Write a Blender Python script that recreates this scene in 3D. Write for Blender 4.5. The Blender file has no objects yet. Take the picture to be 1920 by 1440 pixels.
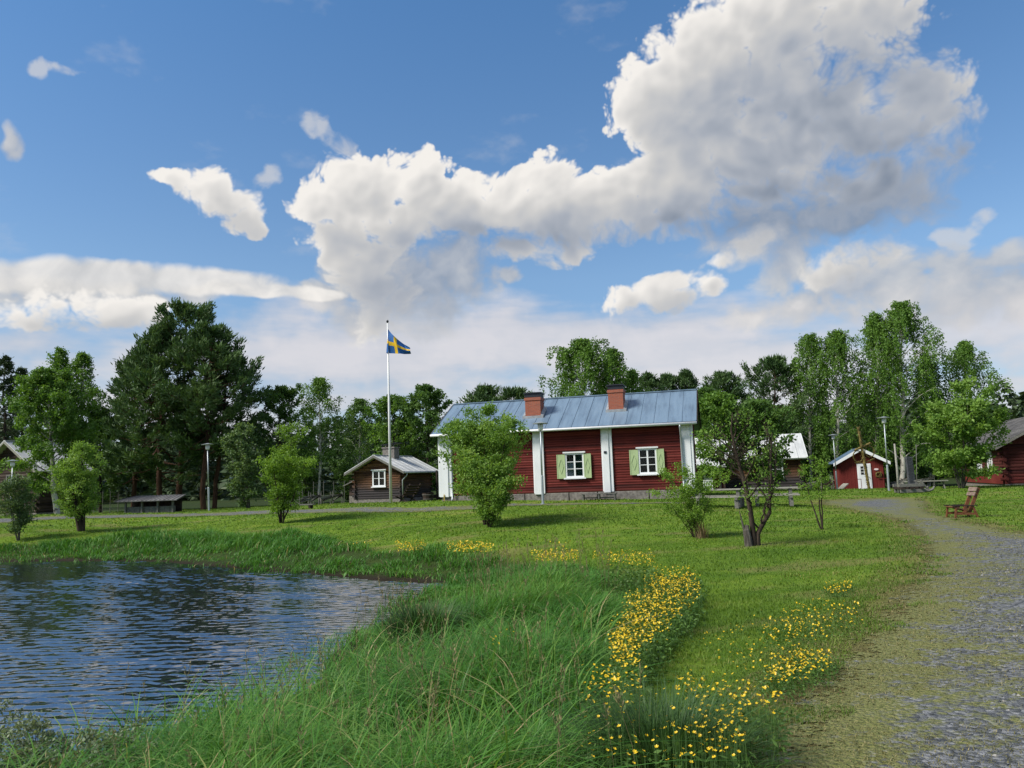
import numpy as np
import bpy, math, random
from mathutils import Matrix, Vector
# ---------------------------------------------------------------- camera model
FPX = 1440.0; PITCH = math.radians(6.93); ROLL = math.radians(2.0)
def ray(u, v):
    """unit direction (x right, y forward, z up) through photo pixel u, v"""
    xc = (u-960)/FPX; yc = -(v-720)/FPX
    a = xc*math.cos(ROLL)+yc*math.sin(ROLL); b = -xc*math.sin(ROLL)+yc*math.cos(ROLL)
    d = np.array([a, math.cos(PITCH)-b*math.sin(PITCH), math.sin(PITCH)+b*math.cos(PITCH)])
    return d/np.linalg.norm(d)
def azel(u, v):
    d = ray(u, v); return math.degrees(math.atan2(d[0], d[1])), math.degrees(math.asin(d[2]))
# ---------------------------------------------------------------- noise on arrays
def hash2(i, j, s):
    h = (i.astype(np.int64)*374761393 + j.astype(np.int64)*668265263 + s*974711) & 0xffffffff
    h = ((h ^ (h >> 13))*1274126177) & 0xffffffff
    return ((h ^ (h >> 16)) & 0xffffff)/16777215.0
def vnoise(x, y, s=0):
    i = np.floor(x); j = np.floor(y); fx = x-i; fy = y-j
    fx = fx*fx*fx*(fx*(fx*6-15)+10); fy = fy*fy*fy*(fy*(fy*6-15)+10)
    i = i.astype(np.int64); j = j.astype(np.int64)
    a = hash2(i, j, s); b = hash2(i+1, j, s); c = hash2(i, j+1, s); d = hash2(i+1, j+1, s)
    return (a+(b-a)*fx)*(1-fy)+(c+(d-c)*fx)*fy
def fbm(x, y, s=0, o=5, g=0.5):
    t = 0; amp = 1; n = 0
    for k in range(o):
        t = t+amp*vnoise(x*2**k+k*17.3, y*2**k+k*9.1, s+k); n += amp; amp *= g
    return t/n
def worley(x, y, s=0):
    i = np.floor(x).astype(np.int64); j = np.floor(y).astype(np.int64); m = np.full(x.shape, 9.0)
    for a in (-1, 0, 1):
        for b in (-1, 0, 1):
            px = i+a+hash2(i+a, j+b, s); py = j+b+hash2(i+a, j+b, s+77)
            m = np.minimum(m, (px-x)**2+(py-y)**2)
    return 1-np.sqrt(m)
def sstep(a, b, x):
    t = np.clip((x-a)/(b-a), 0, 1); return t*t*(3-2*t)
# ---------------------------------------------------------------- clouds: (u, v, ru, rv) in degrees once converted
SKW, SKH = 2048, 1024
CUMULUS = [  # crisp sunlit heaps
 (1245,190,112,72),(1330,115,120,95),(1440,60,140,130),(1600,20,160,100),(1400,230,210,130),(1560,230,190,140),
 (1690,270,130,110),(1745,205,72,66),(1310,290,110,70),(1600,345,190,60),(1470,330,150,70),
 (615,385,62,50),(690,345,88,66),(785,345,66,62),(870,378,64,52),(945,365,66,46),(1028,330,62,54),(1080,385,120,60),
 (1170,355,66,42),(1250,335,90,62),(1330,370,110,66),(900,415,270,48),(1160,415,220,36),(690,440,112,70),(690,510,62,60),(730,575,62,60),(720,625,50,40),
 (1010,468,100,34),(1410,450,56,28),(1345,482,32,16),(1180,560,54,34),(1262,540,60,36),(1332,528,36,26),
 (388,352,60,36),(430,385,72,40),(466,416,50,32),(325,342,46,20),
 (120,572,92,36),(190,574,90,36),(290,572,38,30),(70,595,52,22),
 (1600,478,100,44),(1550,505,70,36),(1090,470,50,22),
]
SOFT = [     # soft edged, grey
 (715,510,95,85),(770,560,120,80),(850,520,105,80),(690,600,55,50),(1450,420,160,60),(1640,370,150,60),(1460,480,50,60),
 (200,548,330,22),(610,560,60,30),(-60,530,160,30),
 (1600,525,170,50),(1760,540,200,50),(1900,540,160,60),(1500,570,160,34),(975,525,26,18),(1440,520,40,30),
 (9,266,24,22),
]
VEIL = [     # thin bright layer toward the horizon
 (300,660,700,70),(900,680,600,90),(1500,640,500,80),(1250,600,300,40),(1850,600,260,70),(700,620,260,50),(1000,620,300,40),
 (40,640,180,34),(1905,700,60,60),(560,600,80,40),(300,760,800,90),(1100,780,900,90),(1800,780,400,90),
]
SHADE = [    # where a cloud is thick and turned from the sun (u, v, ru, rv, weight)
 (1600,140,190,90,.9),(1700,330,170,90,.85),(1480,320,220,80,.6),(1400,190,80,60,.45),(1150,430,330,28,.7),(880,440,200,26,.5),
 (830,540,170,90,.55),(730,520,120,70,.30),(1560,390,250,60,.8),(180,606,120,16,.5),(1240,575,120,18,.4),(1620,530,110,30,.4),
 (430,410,60,22,.15),(850,600,120,50,.35),(930,480,90,40,.35),(850,395,40,18,.3),(1290,230,60,40,.25),
]
FRAY = [     # thin, wispy edged heaps
 (1410,455,90,60,.8),(1600,485,140,70,.8),(1250,545,150,50,.45),(150,580,190,50,.5),(400,385,120,70,.25),(700,610,90,60,.9),(1010,470,110,40,.5),(1780,330,120,120,.6),(1550,400,200,60,.7),(60,140,150,160,1),(580,245,60,40,1),(497,337,40,30,.8),(1500,10,400,30,.2),
]
WISPS = [(134,138,44,16),(70,132,26,20),(497,337,34,30),(584,246,34,26),(1835,400,30,14),(1780,445,44,22),(640,272,34,22)]
BAND = [(20,522,260,22),(220,518,240,26),(380,530,180,22),(500,548,110,14),(600,556,60,12)]
def blobs(L, X, Y, soft):
    B = np.full(X.shape, -3.0)
    for (u, v, ru, rv) in L:
        a, e = azel(u, v); ra = ru/FPX*57.3/ (1+((u-960)/FPX)**2)**.5; re = rv/FPX*57.3
        # the photo is rolled by 2 degrees: long clouds lie along its rows
        dx = X-a; dy = Y-e; s = math.sin(-ROLL); c = math.cos(ROLL)
        q = 1-(((dx*c-dy*s)/ra)**2+((dx*s+dy*c)/re)**2)
        B = soft*np.logaddexp(B/soft, q/soft)
    return B
def gauss(L, X, Y):
    S = np.zeros(X.shape)
    for (u, v, ru, rv, w) in L:
        a, e = azel(u, v); ra = ru/FPX*57.3; re = rv/FPX*57.3
        S = S+w*np.exp(-((X-a)/ra)**2-((Y-e)/re)**2)
    return S
def blur(a, r):
    for ax in (0, 1):
        for _ in range(2):
            p = np.pad(a, [(r+1, r) if k == ax else (0, 0) for k in (0, 1)], mode='edge')
            c = np.cumsum(p, axis=ax, dtype=np.float64)
            n = a.shape[ax]
            a = (np.take(c, np.arange(2*r+1, 2*r+1+n), ax)-np.take(c, np.arange(0, n), ax))/(2*r+1)
    return a
def shift(a, dx, dy):
    """value found dx, dy pixels away"""
    h, w = a.shape
    j = np.clip(np.arange(h)+int(round(dy)), 0, h-1); i = np.clip(np.arange(w)+int(round(dx)), 0, w-1)
    return a[j][:, i]
def make_sky():
    az = np.linspace(-45, 45, SKW, endpoint=False)+45/SKW; el = np.linspace(0, 45, SKH, endpoint=False)+22.5/SKH
    X, Y = np.meshgrid(az, el); X = X.astype(np.float32); Y = Y.astype(np.float32)
    w1 = fbm(X/5, Y/4, 3, 6, .47)-.5; w2 = fbm(X/5+40, Y/4+11, 9, 6, .47)-.5
    x = X+w1*2.6; y = Y+w2*2.2
    W1 = worley(x/2.7, y/2.3, 1); W2 = worley(x/1.25, y/1.1, 2); W3 = worley(x/.6, y/.55, 4); W4 = worley(x/.3, y/.27, 5)
    W = W1*.44+W2*.28+W3*.17+W4*.11
    n = fbm(x/1.6, y/1.3, 21, 6, .48)-.5; nl = fbm(X/4, Y/3, 71, 4)-.5
    cu = blobs(CUMULUS, x, y, .25); so = blobs(SOFT, x, y, .25); ve = blobs(VEIL, x, y, .3)
    bump = W-.60
    dark = np.clip(gauss(SHADE, x, y), 0, 1); fray = np.clip(gauss(FRAY, X, Y), 0, 1)
    band = blobs(BAND, X+w1*1.2, Y+w2*.7, .25); ab = sstep(-.25, .75, band*1.2+n*.9+bump*.4)*.92
    Fc = cu+bump*1.9+n*(.55+.8*fray)
    edge = .34+.55*dark+.9*fray            # shaded flanks fray out, sunlit ones are crisp
    ac = sstep(-.04, 1, (Fc+.04)/edge)
    Fs = so*1.1+.15+n*2.0+bump*.6
    as_ = sstep(-.2, 1.1, Fs)*.85
    n2 = fbm(X/11, Y/2.4, 33, 6, .55)-.5
    av = sstep(-.5, 1.2, ve+n2*2.6+n*.6)*.80
    wisp = sstep(.60, .85, fbm(X/7+5, Y/3.5, 51, 6, .6))*.2
    # light marched through the heaps from the upper left
    def march(D, steps, step):
        t = np.zeros(D.shape)
        for q in range(1, steps+1): t += shift(D, -.62*q*step, .78*q*step)
        return t/steps
    D = np.clip(Fc, 0, 1.6)
    big = march(blur(D, 7), 8, 11); mid = march(blur(D, 2), 5, 4); loc = blur(D, 2)
    puff = blur(W1*.5+W2*.35+W3*.15, 2)
    puff = blur(puff, 4); pl = puff-shift(puff, -10, 13)       # near side of each billow minus its sunward neighbour
    pm = blur(W2*.5+W3*.5, 1); pm = pm-shift(pm, -4, 5)
    sh = 1.12-.26*big-.16*mid*(1-dark)+(.20+.42*np.clip(nl+.4, 0, 1))*(1-.6*dark)*(-pl)*1.0-.10*pm*(1-.8*dark)
    sh = sh-.47*dark*(1+1.3*n)+.10*nl
    sh = blur(sh, 2)
    shs = .72+n*.45+nl*.3-.42*dark; shv = .84+n2*.5+n*.18+nl*.25
    wb = blobs(WISPS, X+w1*2.5, Y+w2*2.5, .25); wisp = np.maximum(wisp, sstep(.1, 1.3, wb+n*3.6+.1)*.6)
    # bright cloud sheet added out of view to lift fill light and pond reflections
    hi = sstep(35.5, 43, Y+6*(fbm(X/8, Y/5, 91, 5)-.5))*(.55+.6*fbm(X/6, Y/4, 95, 5)); wisp = np.maximum(wisp, np.clip(hi, 0, .9))
    shb = .92+.35*n+.2*nl
    A = 1-(1-ac)*(1-ab)*(1-as_)*(1-av)*(1-wisp)
    S = (ac*sh+(1-ac)*(ab*shb+(1-ab)*(as_*shs+(1-as_)*(av*shv+(1-av)*wisp*(.86+.1*nl)))))/np.maximum(A, 1e-3)
    T = av*(1-ac)*(1-ab)*(1-as_*.6)/np.maximum(A, 1e-3)
    T = np.clip(T+.6*np.exp(-((X-34)/6)**2-((Y-5)/3.5)**2), 0, 1)
    return A.astype(np.float32), np.clip(S, 0, 1.1).astype(np.float32), T.astype(np.float32)
# ================================================================ camera, world, sun, exposure
EYE = 1.40
scn = bpy.context.scene
cam_d = bpy.data.cameras.new("camera"); cam = bpy.data.objects.new("camera", cam_d); scn.collection.objects.link(cam)
cam_d.sensor_width = 36; cam_d.lens = 36*FPX/1920; cam_d.clip_start = .05; cam_d.clip_end = 6000
_up = Vector((0, -math.sin(PITCH), math.cos(PITCH))); _fw = Vector((0, math.cos(PITCH), math.sin(PITCH)))
_cx = Vector((1, 0, 0))*math.cos(ROLL)-_up*math.sin(ROLL); _cy = Vector((1, 0, 0))*math.sin(ROLL)+_up*math.cos(ROLL)
cam.matrix_world = Matrix(((_cx.x, _cy.x, -_fw.x, 0), (_cx.y, _cy.y, -_fw.y, 0), (_cx.z, _cy.z, -_fw.z, EYE), (0, 0, 0, 1)))
scn.camera = cam
scn.view_settings.view_transform = 'Standard'; scn.view_settings.look = 'None'
scn.view_settings.exposure = 0.85; scn.view_settings.gamma = 1
SUN_EL = math.radians(46); SUN_AZ = math.radians(248)       # clockwise from +Y: behind the viewer's left shoulder
sun_d = bpy.data.lights.new("sun", 'SUN'); sun_d.energy = 3.6; sun_d.angle = math.radians(18); sun_d.color = (1, .93, .82)
sun = bpy.data.objects.new("sun", sun_d); scn.collection.objects.link(sun)
_to = Vector((math.cos(SUN_EL)*math.sin(SUN_AZ), math.cos(SUN_EL)*math.cos(SUN_AZ), math.sin(SUN_EL)))
sun.rotation_euler = _to.to_track_quat('Z', 'Y').to_euler(); sun.location = (-20, -20, 30)
scn.cycles.max_bounces = 6; scn.cycles.diffuse_bounces = 3; scn.cycles.glossy_bounces = 3
scn.cycles.transparent_max_bounces = 12; scn.cycles.transmission_bounces = 4
scn.cycles.caustics_reflective = False; scn.cycles.caustics_refractive = False

class NT:
    """tiny helper for node trees"""
    def __init__(s, tree): s.t = tree
    def n(s, typ, ins=None, **kw):
        nd = s.t.nodes.new(typ)
        for k, v in kw.items(): setattr(nd, k, v)
        for k, v in (ins or {}).items():
            if isinstance(v, bpy.types.NodeSocket): s.t.links.new(v, nd.inputs[k])
            elif isinstance(v, bpy.types.Node): s.t.links.new(v.outputs[0], nd.inputs[k])
            else: nd.inputs[k].default_value = v
        return nd
    def m(s, op, a, b=0.0, c=0.0):
        return s.n('ShaderNodeMath', {0: a, 1: b, 2: c}, operation=op).outputs[0]
    def mix(s, f, a, b, typ='MIX'):
        nd = s.n('ShaderNodeMix', data_type='RGBA', blend_type=typ)
        for k, v in ((0, f), (6, a), (7, b)):
            if isinstance(v, bpy.types.NodeSocket): s.t.links.new(v, nd.inputs[k])
            elif k and len(v) == 3: nd.inputs[k].default_value = (*v, 1)
            else: nd.inputs[k].default_value = v
        return nd.outputs[2]
    def ramp(s, f, stops):
        nd = s.n('ShaderNodeValToRGB', {0: f}); el = nd.color_ramp.elements
        while len(el) < len(stops): el.new(.5)
        for e, (p, c) in zip(el, stops): e.position = p; e.color = (*c, 1) if len(c) == 3 else c
        return nd.outputs[0]

SKY_GAIN = .115
world = bpy.data.worlds.new("World"); scn.world = world; world.use_nodes = True
wt = world.node_tree; wt.nodes.clear(); w = NT(wt)
_A, _S, _T = make_sky()
_px = np.ones((SKH, SKW, 4), np.float32); _px[..., 0] = _A; _px[..., 1] = np.clip(_S, 0, 1.1)/1.1; _px[..., 2] = _T
cloud_img = bpy.data.images.new("cloud_field", SKW, SKH, alpha=False, float_buffer=False)
cloud_img.colorspace_settings.name = 'Non-Color'
cloud_img.pixels.foreach_set(_px.ravel()); cloud_img.update(); cloud_img.pack()
del _px
_d = w.n('ShaderNodeTexCoord').outputs['Generated']
_s = w.n('ShaderNodeSeparateXYZ', {0: _d})
_az = w.m('ARCTAN2', _s.outputs[0], _s.outputs[1]); _el = w.m('ARCSINE', _s.outputs[2])
_u = w.m('MULTIPLY_ADD', _az, 2/math.pi, .5); _v = w.m('MULTIPLY', w.m('ABSOLUTE', _el), 4/math.pi)
_img = w.n('ShaderNodeTexImage', {0: w.n('ShaderNodeCombineXYZ', {0: _u, 1: _v})}, image=cloud_img, extension='MIRROR', interpolation='Cubic')
_c = w.n('ShaderNodeSeparateColor', {0: _img.outputs[0]})
sky = w.n('ShaderNodeTexSky', sky_type='NISHITA', sun_disc=False, sun_elevation=SUN_EL, sun_rotation=SUN_AZ,
          altitude=100, air_density=1.0, dust_density=.15, ozone_density=3.0)
# northern evening air: the glare low in the sky is tempered, the blue above deepened
_tone = w.ramp(w.m('MAXIMUM', _s.outputs[2], 0.0), [(0, (.42, .46, .55)), (.10, (.50, .53, .57)), (.25, (.62, .67, .68)), (.55, (.48, .68, .78)), (1, (.65, .74, .82))])
_blue = w.mix(1.0, sky.outputs[0], _tone, 'MULTIPLY')
_cl = w.ramp(_c.outputs[1], [(.16, (.25, .30, .385)), (.45, (.43, .465, .53)), (.72, (.66, .655, .65)), (.95, (.97, .935, .89))])
_vl = w.ramp(_c.outputs[1], [(.2, (.33, .42, .54)), (.55, (.56, .59, .66)), (.9, (.84, .79, .79))])
CLOUD_GAIN = .52/SKY_GAIN
_cl = w.mix(_c.outputs[2], _cl, _vl)
_cl = w.mix(1.0, _cl, (CLOUD_GAIN,)*3, 'MULTIPLY')
_col = w.mix(_c.outputs[0], _blue, _cl)
_bg = w.n('ShaderNodeBackground', {0: _col, 1: SKY_GAIN})
wt.links.new(_bg.outputs[0], w.n('ShaderNodeOutputWorld').inputs[0])
# ================================================================ helpers
rng = np.random.default_rng(7); random.seed(7)
col = scn.collection
def at(u, v, d):
    """world point at forward distance d seen at photo pixel u, v"""
    r = ray(u, v); r = r*(d/r[1]); return np.array([r[0], d, EYE+r[2]])
def tag(o, label=None, cat=None, group=None, kind=None):
    for k, x in (('label', label), ('category', cat), ('group', group), ('kind', kind)):
        if x: o[k] = x
    return o
def empty(name, loc, rz=0.0, label=None, cat=None, group=None):
    o = bpy.data.objects.new(name, None); o.empty_display_size = .3; col.objects.link(o)
    o.location = tuple(float(c) for c in loc); o.rotation_euler = (0, 0, rz); return tag(o, label, cat, group)
def link(name, me, mats, parent=None):
    o = bpy.data.objects.new(name, me); col.objects.link(o)
    for m_ in (mats if isinstance(mats, (list, tuple)) else [mats]): me.materials.append(m_)
    if parent is not None: o.parent = parent
    return o
class MB:
    """collects boxes, beams and tubes and links them as one mesh"""
    def __init__(s): s.V = []; s.F = []; s.I = []; s.M = None
    def add(s, vs, fs, mi=0):
        b = len(s.V)
        if s.M is not None: vs = [tuple(s.M @ Vector(v)) for v in vs]
        s.V += [tuple(float(c) for c in v) for v in vs]
        for f in fs: s.F.append(tuple(b+i for i in f)); s.I.append(mi)
        return s
    def box(s, x0, x1, y0, y1, z0, z1, mi=0):
        return s.add([(x0,y0,z0),(x1,y0,z0),(x1,y1,z0),(x0,y1,z0),(x0,y0,z1),(x1,y0,z1),(x1,y1,z1),(x0,y1,z1)],
                     [(3,2,1,0),(4,5,6,7),(0,1,5,4),(1,2,6,5),(2,3,7,6),(3,0,4,7)], mi)
    def beam(s, p, q, w, h, up=(0,0,1), mi=0):
        p = Vector(p); q = Vector(q); d = (q-p).normalized(); a = d.cross(Vector(up))
        if a.length < 1e-4: a = d.cross(Vector((1,0,0)))
        a.normalize(); b = a.cross(d); a = a*w/2; b = b*h/2
        vs = [p-a-b, p+a-b, p+a+b, p-a+b, q-a-b, q+a-b, q+a+b, q-a+b]
        return s.add(vs, [(3,2,1,0),(4,5,6,7),(0,1,5,4),(1,2,6,5),(2,3,7,6),(3,0,4,7)], mi)
    def tube(s, pts, rad, n=8, mi=0, cap=True):
        pts = [Vector(p) for p in pts]; k = len(pts)
        if not isinstance(rad, (list, tuple)): rad = [rad]*k
        vs = []; ref = None
        for i, p in enumerate(pts):
            d = (pts[min(i+1, k-1)]-pts[max(i-1, 0)]).normalized()
            if ref is None: ref = d.cross(Vector((0,0,1))) if abs(d.z) < .95 else d.cross(Vector((1,0,0)))
            a = (ref-d*ref.dot(d)).normalized(); b = d.cross(a); ref = a
            for j in range(n):
                t = 2*math.pi*j/n; vs.append(p+(a*math.cos(t)+b*math.sin(t))*rad[i])
        fs = [(i*n+j, i*n+(j+1)%n, (i+1)*n+(j+1)%n, (i+1)*n+j) for i in range(k-1) for j in range(n)]
        if cap: fs += [tuple(range(n))[::-1], tuple((k-1)*n+j for j in range(n))]
        return s.add(vs, fs, mi)
    def lathe(s, prof, n=20, mi=0):
        vs = [(r*math.cos(2*math.pi*j/n), r*math.sin(2*math.pi*j/n), z) for r, z in prof for j in range(n)]; k = len(prof)
        fs = [(i*n+j, i*n+(j+1)%n, (i+1)*n+(j+1)%n, (i+1)*n+j) for i in range(k-1) for j in range(n)]
        return s.add(vs, fs+[tuple(range(n))[::-1], tuple((k-1)*n+j for j in range(n))], mi)
    def prism(s, poly, y0, y1, mi=0):
        """polygon in x, z pushed from y0 to y1"""
        n = len(poly); vs = [(x, y0, z) for x, z in poly]+[(x, y1, z) for x, z in poly]
        return s.add(vs, [tuple(range(n)), tuple(range(2*n-1, n-1, -1))]+[((i+1)%n, i, n+i, n+(i+1)%n) for i in range(n)], mi)
    def build(s, name, mats, parent=None, smooth=False, bevel=0):
        me = bpy.data.meshes.new(name); me.from_pydata(s.V, [], s.F)
        o = link(name, me, mats, parent)
        me.polygons.foreach_set('material_index', s.I)
        if smooth: me.polygons.foreach_set('use_smooth', [True]*len(s.F))
        me.update()
        if bevel:
            b = o.modifiers.new('bevel', 'BEVEL'); b.width = bevel; b.segments = 1; b.limit_method = 'ANGLE'
        return o
class Geo:
    """large meshes from arrays of quads"""
    def __init__(s): s.V = []; s.F = []; s.A = []; s.n = 0
    def add(s, V, F, a=None):
        s.V.append(V.astype(np.float32)); s.F.append(F.astype(np.int64)+s.n); s.n += len(V)
        s.A.append(np.zeros(len(F), np.float32) if a is None else a.astype(np.float32))
    def build(s, name, mats, parent=None, smooth=False, attr='var', origin=None):
        V = np.concatenate(s.V); F = np.concatenate(s.F); A = np.concatenate(s.A); k = F.shape[1]
        if origin is not None: V = V-np.asarray(origin, np.float32)
        me = bpy.data.meshes.new(name); me.vertices.add(len(V)); me.vertices.foreach_set('co', V.astype(np.float32).ravel())
        me.loops.add(F.size); me.loops.foreach_set('vertex_index', F.astype(np.int32).ravel())
        me.polygons.add(len(F)); me.polygons.foreach_set('loop_start', np.arange(0, F.size, k, dtype=np.int32))
        if smooth: me.polygons.foreach_set('use_smooth', np.ones(len(F), bool))
        me.update(calc_edges=True)
        if attr: me.attributes.new(attr, 'FLOAT', 'FACE').data.foreach_set('value', A)
        o = link(name, me, mats, parent)
        if origin is not None and parent is None: o.location = tuple(float(c) for c in origin)
        return o
def tubes(P, R, n):
    """P (k,3) points, R (k) radii -> verts, quads"""
    k = len(P); d = np.gradient(P, axis=0); d /= np.linalg.norm(d, axis=1, keepdims=True)+1e-9
    ref = np.array([1., 0, 0]) if abs(d[0, 0]) < .8 else np.array([0, 1., 0])
    a = np.cross(d, ref); a /= np.linalg.norm(a, axis=1, keepdims=True)+1e-9; b = np.cross(d, a)
    t = np.arange(n)*2*np.pi/n
    V = P[:, None]+R[:, None, None]*(a[:, None]*np.cos(t)[None, :, None]+b[:, None]*np.sin(t)[None, :, None])
    i = np.arange(k-1)[:, None]; j = np.arange(n)[None]
    F = np.stack([i*n+j, i*n+(j+1) % n, (i+1)*n+(j+1) % n, (i+1)*n+j], -1).reshape(-1, 4)
    return V.reshape(-1, 3), F
# ================================================================ materials
def new_mat(name):
    m_ = bpy.data.materials.new(name); m_.use_nodes = True; m_.node_tree.nodes.clear()
    return m_, NT(m_.node_tree)
def finish(m_, g, shader, disp=None):
    out = g.n('ShaderNodeOutputMaterial'); m_.node_tree.links.new(shader.outputs[0], out.inputs[0]); return m_
def noise(g, scale, detail=4, vec=None, rough=.55, dist=0):
    ins = {'Scale': scale, 'Detail': detail, 'Roughness': rough, 'Distortion': dist}
    if vec is not None: ins['Vector'] = vec
    return g.n('ShaderNodeTexNoise', ins).outputs[0]
def objco(g, sx=1, sy=1, sz=1):
    c = g.n('ShaderNodeTexCoord').outputs['Object']
    return g.n('ShaderNodeVectorMath', {0: c, 1: (sx, sy, sz)}, operation='MULTIPLY').outputs[0]
def paint(name, c, c2=None, rough=.6, scale=6, stretch=(1, 1, 1), metal=0, bump=.15, spec=.4, lo=.35, hi=.7):
    """a plain surface with uneven colour and a slight relief"""
    m_, g = new_mat(name); co = objco(g, *stretch); c2 = c2 or tuple(x*.7 for x in c)
    n1 = noise(g, scale, 6, co); base = g.ramp(n1, [(lo, c2), (hi, c)])
    n2 = noise(g, scale*7, 3, co)
    bp = g.n('ShaderNodeBump', {'Strength': bump, 'Distance': .02, 'Height': n2})
    return finish(m_, g, g.n('ShaderNodeBsdfPrincipled', {'Base Color': base, 'Roughness': rough, 'Metallic': metal,
        'Specular IOR Level': spec, 'Normal': bp.outputs[0]}))
def logs(name, stops, row, low=None, zlow=1.0, stretch=.5, streak=.6, rough=.8):
    """timber in rows: every row its own tone, grain drawn along the row, LOW a weathered tone near the sill"""
    m_, g = new_mat(name); c = g.n('ShaderNodeTexCoord').outputs['Object']; s = g.n('ShaderNodeSeparateXYZ', {0: c})
    rowid = g.m('FLOOR', g.m('DIVIDE', s.outputs[2], row))
    wn = g.n('ShaderNodeTexWhiteNoise', {'W': rowid}, noise_dimensions='1D').outputs[0]
    st = g.n('ShaderNodeVectorMath', {0: c, 1: (stretch, stretch, 22)}, operation='MULTIPLY').outputs[0]
    gr = noise(g, 1.6, 6, st, .65); pt = noise(g, .8, 3, c)
    f = g.m('ADD', g.m('MULTIPLY', wn, 1-streak), g.m('MULTIPLY', g.m('ADD', gr, g.m('MULTIPLY', g.m('SUBTRACT', pt, .5), .9)), streak))
    base = g.ramp(f, stops)
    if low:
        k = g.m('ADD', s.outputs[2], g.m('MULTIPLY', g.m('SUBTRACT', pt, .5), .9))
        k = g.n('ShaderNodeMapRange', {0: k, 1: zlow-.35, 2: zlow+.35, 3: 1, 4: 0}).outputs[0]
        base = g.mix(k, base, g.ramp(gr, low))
    bp = g.n('ShaderNodeBump', {'Strength': .5, 'Distance': .012, 'Height': gr})
    return finish(m_, g, g.n('ShaderNodeBsdfPrincipled', {'Base Color': base, 'Roughness': rough, 'Specular IOR Level': .2, 'Normal': bp.outputs[0]}))
def leaf_mat(name, c1, c2, trans=.38, rough=.55, warm=None, straw=None):
    m_, g = new_mat(name); v = g.n('ShaderNodeAttribute', attribute_name='var').outputs['Fac']
    stops = [(0, c1), (.8, c2)] if warm is None else [(0, c1), (.7, c2), (1, warm)] if not straw else [(0, c1), (.6, c2), (.94, warm), (.99, straw)]
    base = g.ramp(v, stops)
    p = g.n('ShaderNodeBsdfPrincipled', {'Base Color': base, 'Roughness': rough, 'Specular IOR Level': .25})
    t = g.n('ShaderNodeBsdfTranslucent', {0: g.mix(1.0, base, (1.25, 1.2, .6), 'MULTIPLY')})
    return finish(m_, g, g.n('ShaderNodeMixShader', {0: trans, 1: p, 2: t}))
def glass_mat(name, tint=(.02, .025, .03)):
    m_, g = new_mat(name)
    gl = g.n('ShaderNodeBsdfGlossy', {0: (.9, .95, 1, 1), 'Roughness': .03}); tr = g.n('ShaderNodeBsdfTransparent', {0: (.75, .8, .8, 1)})
    fr = g.n('ShaderNodeFresnel', {0: 1.28})
    return finish(m_, g, g.n('ShaderNodeMixShader', {0: fr, 1: tr, 2: gl}))
M = {}
M['white'] = paint('white_paint', (.70, .73, .76), (.60, .63, .66), .55, 3, (1, 1, .3), bump=.1)
M['green'] = paint('pale_green_paint', (.36, .46, .25), (.29, .38, .20), .6, 4, (1, 1, .4))
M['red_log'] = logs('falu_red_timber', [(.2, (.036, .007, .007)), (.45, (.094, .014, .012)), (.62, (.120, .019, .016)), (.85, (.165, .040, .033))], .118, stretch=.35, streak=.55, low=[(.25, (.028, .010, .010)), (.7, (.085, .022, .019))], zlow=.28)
M['red_board'] = logs('falu_red_boards', [(.2, (.075, .011, .010)), (.5, (.12, .018, .016)), (.85, (.17, .038, .03))], 50, stretch=6)
M['red_old'] = logs('old_red_logs', [(.2, (.018, .006, .006)), (.5, (.055, .012, .011)), (.8, (.10, .03, .025))], .19, low=[(.3, (.10, .018, .016)), (.7, (.16, .03, .026))], zlow=.55)
M['brown_log'] = logs('sun_browned_logs', [(.18, (.020, .011, .008)), (.42, (.060, .028, .016)), (.62, (.125, .062, .032)), (.85, (.26, .15, .08))], .15,
                      low=[(.25, (.016, .014, .015)), (.6, (.045, .040, .044)), (.85, (.11, .10, .105))], zlow=1.0)
M['dark_log'] = logs('tarred_logs', [(.2, (.012, .009, .009)), (.5, (.035, .023, .020)), (.7, (.060, .042, .036)), (.9, (.11, .085, .075))], .17)
M['grey_wood'] = paint('weathered_wood', (.20, .20, .185), (.085, .085, .08), .85, 5, (2, 2, 9), bump=.4, spec=.2)
M['pale_wood'] = paint('bleached_wood', (.33, .33, .29), (.17, .17, .15), .85, 5, (2, 2, 9), bump=.4, spec=.2)
M['slate_wood'] = paint('blackened_timber', (.085, .092, .105), (.03, .033, .04), .85, 5, (2, 2, 5), bump=.6, spec=.2)
M['dark_wood'] = paint('dark_wood', (.045, .032, .027), (.018, .014, .013), .8, 6, bump=.3, spec=.2)
M['chair_wood'] = paint('oiled_pine', (.19, .075, .032), (.10, .036, .016), .55, 7, (1, 1, 3), bump=.2)
M['chair_grey'] = paint('silvered_slats', (.21, .16, .13), (.12, .08, .06), .7, 7, (4, 1, 1), bump=.2)
M['stone'] = paint('granite_plinth', (.24, .225, .21), (.12, .11, .105), .9, 9, bump=.6, spec=.2)
M['steel'] = paint('galvanised_steel', (.42, .47, .50), (.30, .34, .37), .45, 5, (1, 1, .4), metal=.55)
M['pole_white'] = paint('white_lacquer', (.70, .72, .74), (.60, .62, .64), .35, 3)
M['black_metal'] = paint('dark_sheet_metal', (.030, .036, .048), (.020, .022, .03), .45, 6, metal=.4)
M['lead'] = paint('grey_flashing', (.34, .36, .38), (.22, .24, .26), .5, 6, metal=.4)
M['interior'] = paint('dim_room', (.012, .012, .013), (.006, .006, .006), .9, 2)  # near-black colour stands in for the darkness of unlit rooms
M['curtain'] = paint('lace_curtain', (.62, .66, .70), (.30, .36, .42), .9, 18, (2, 1, .4))
M['blind'] = paint('green_blind', (.035, .085, .065), (.025, .06, .05), .8, 8)
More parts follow.
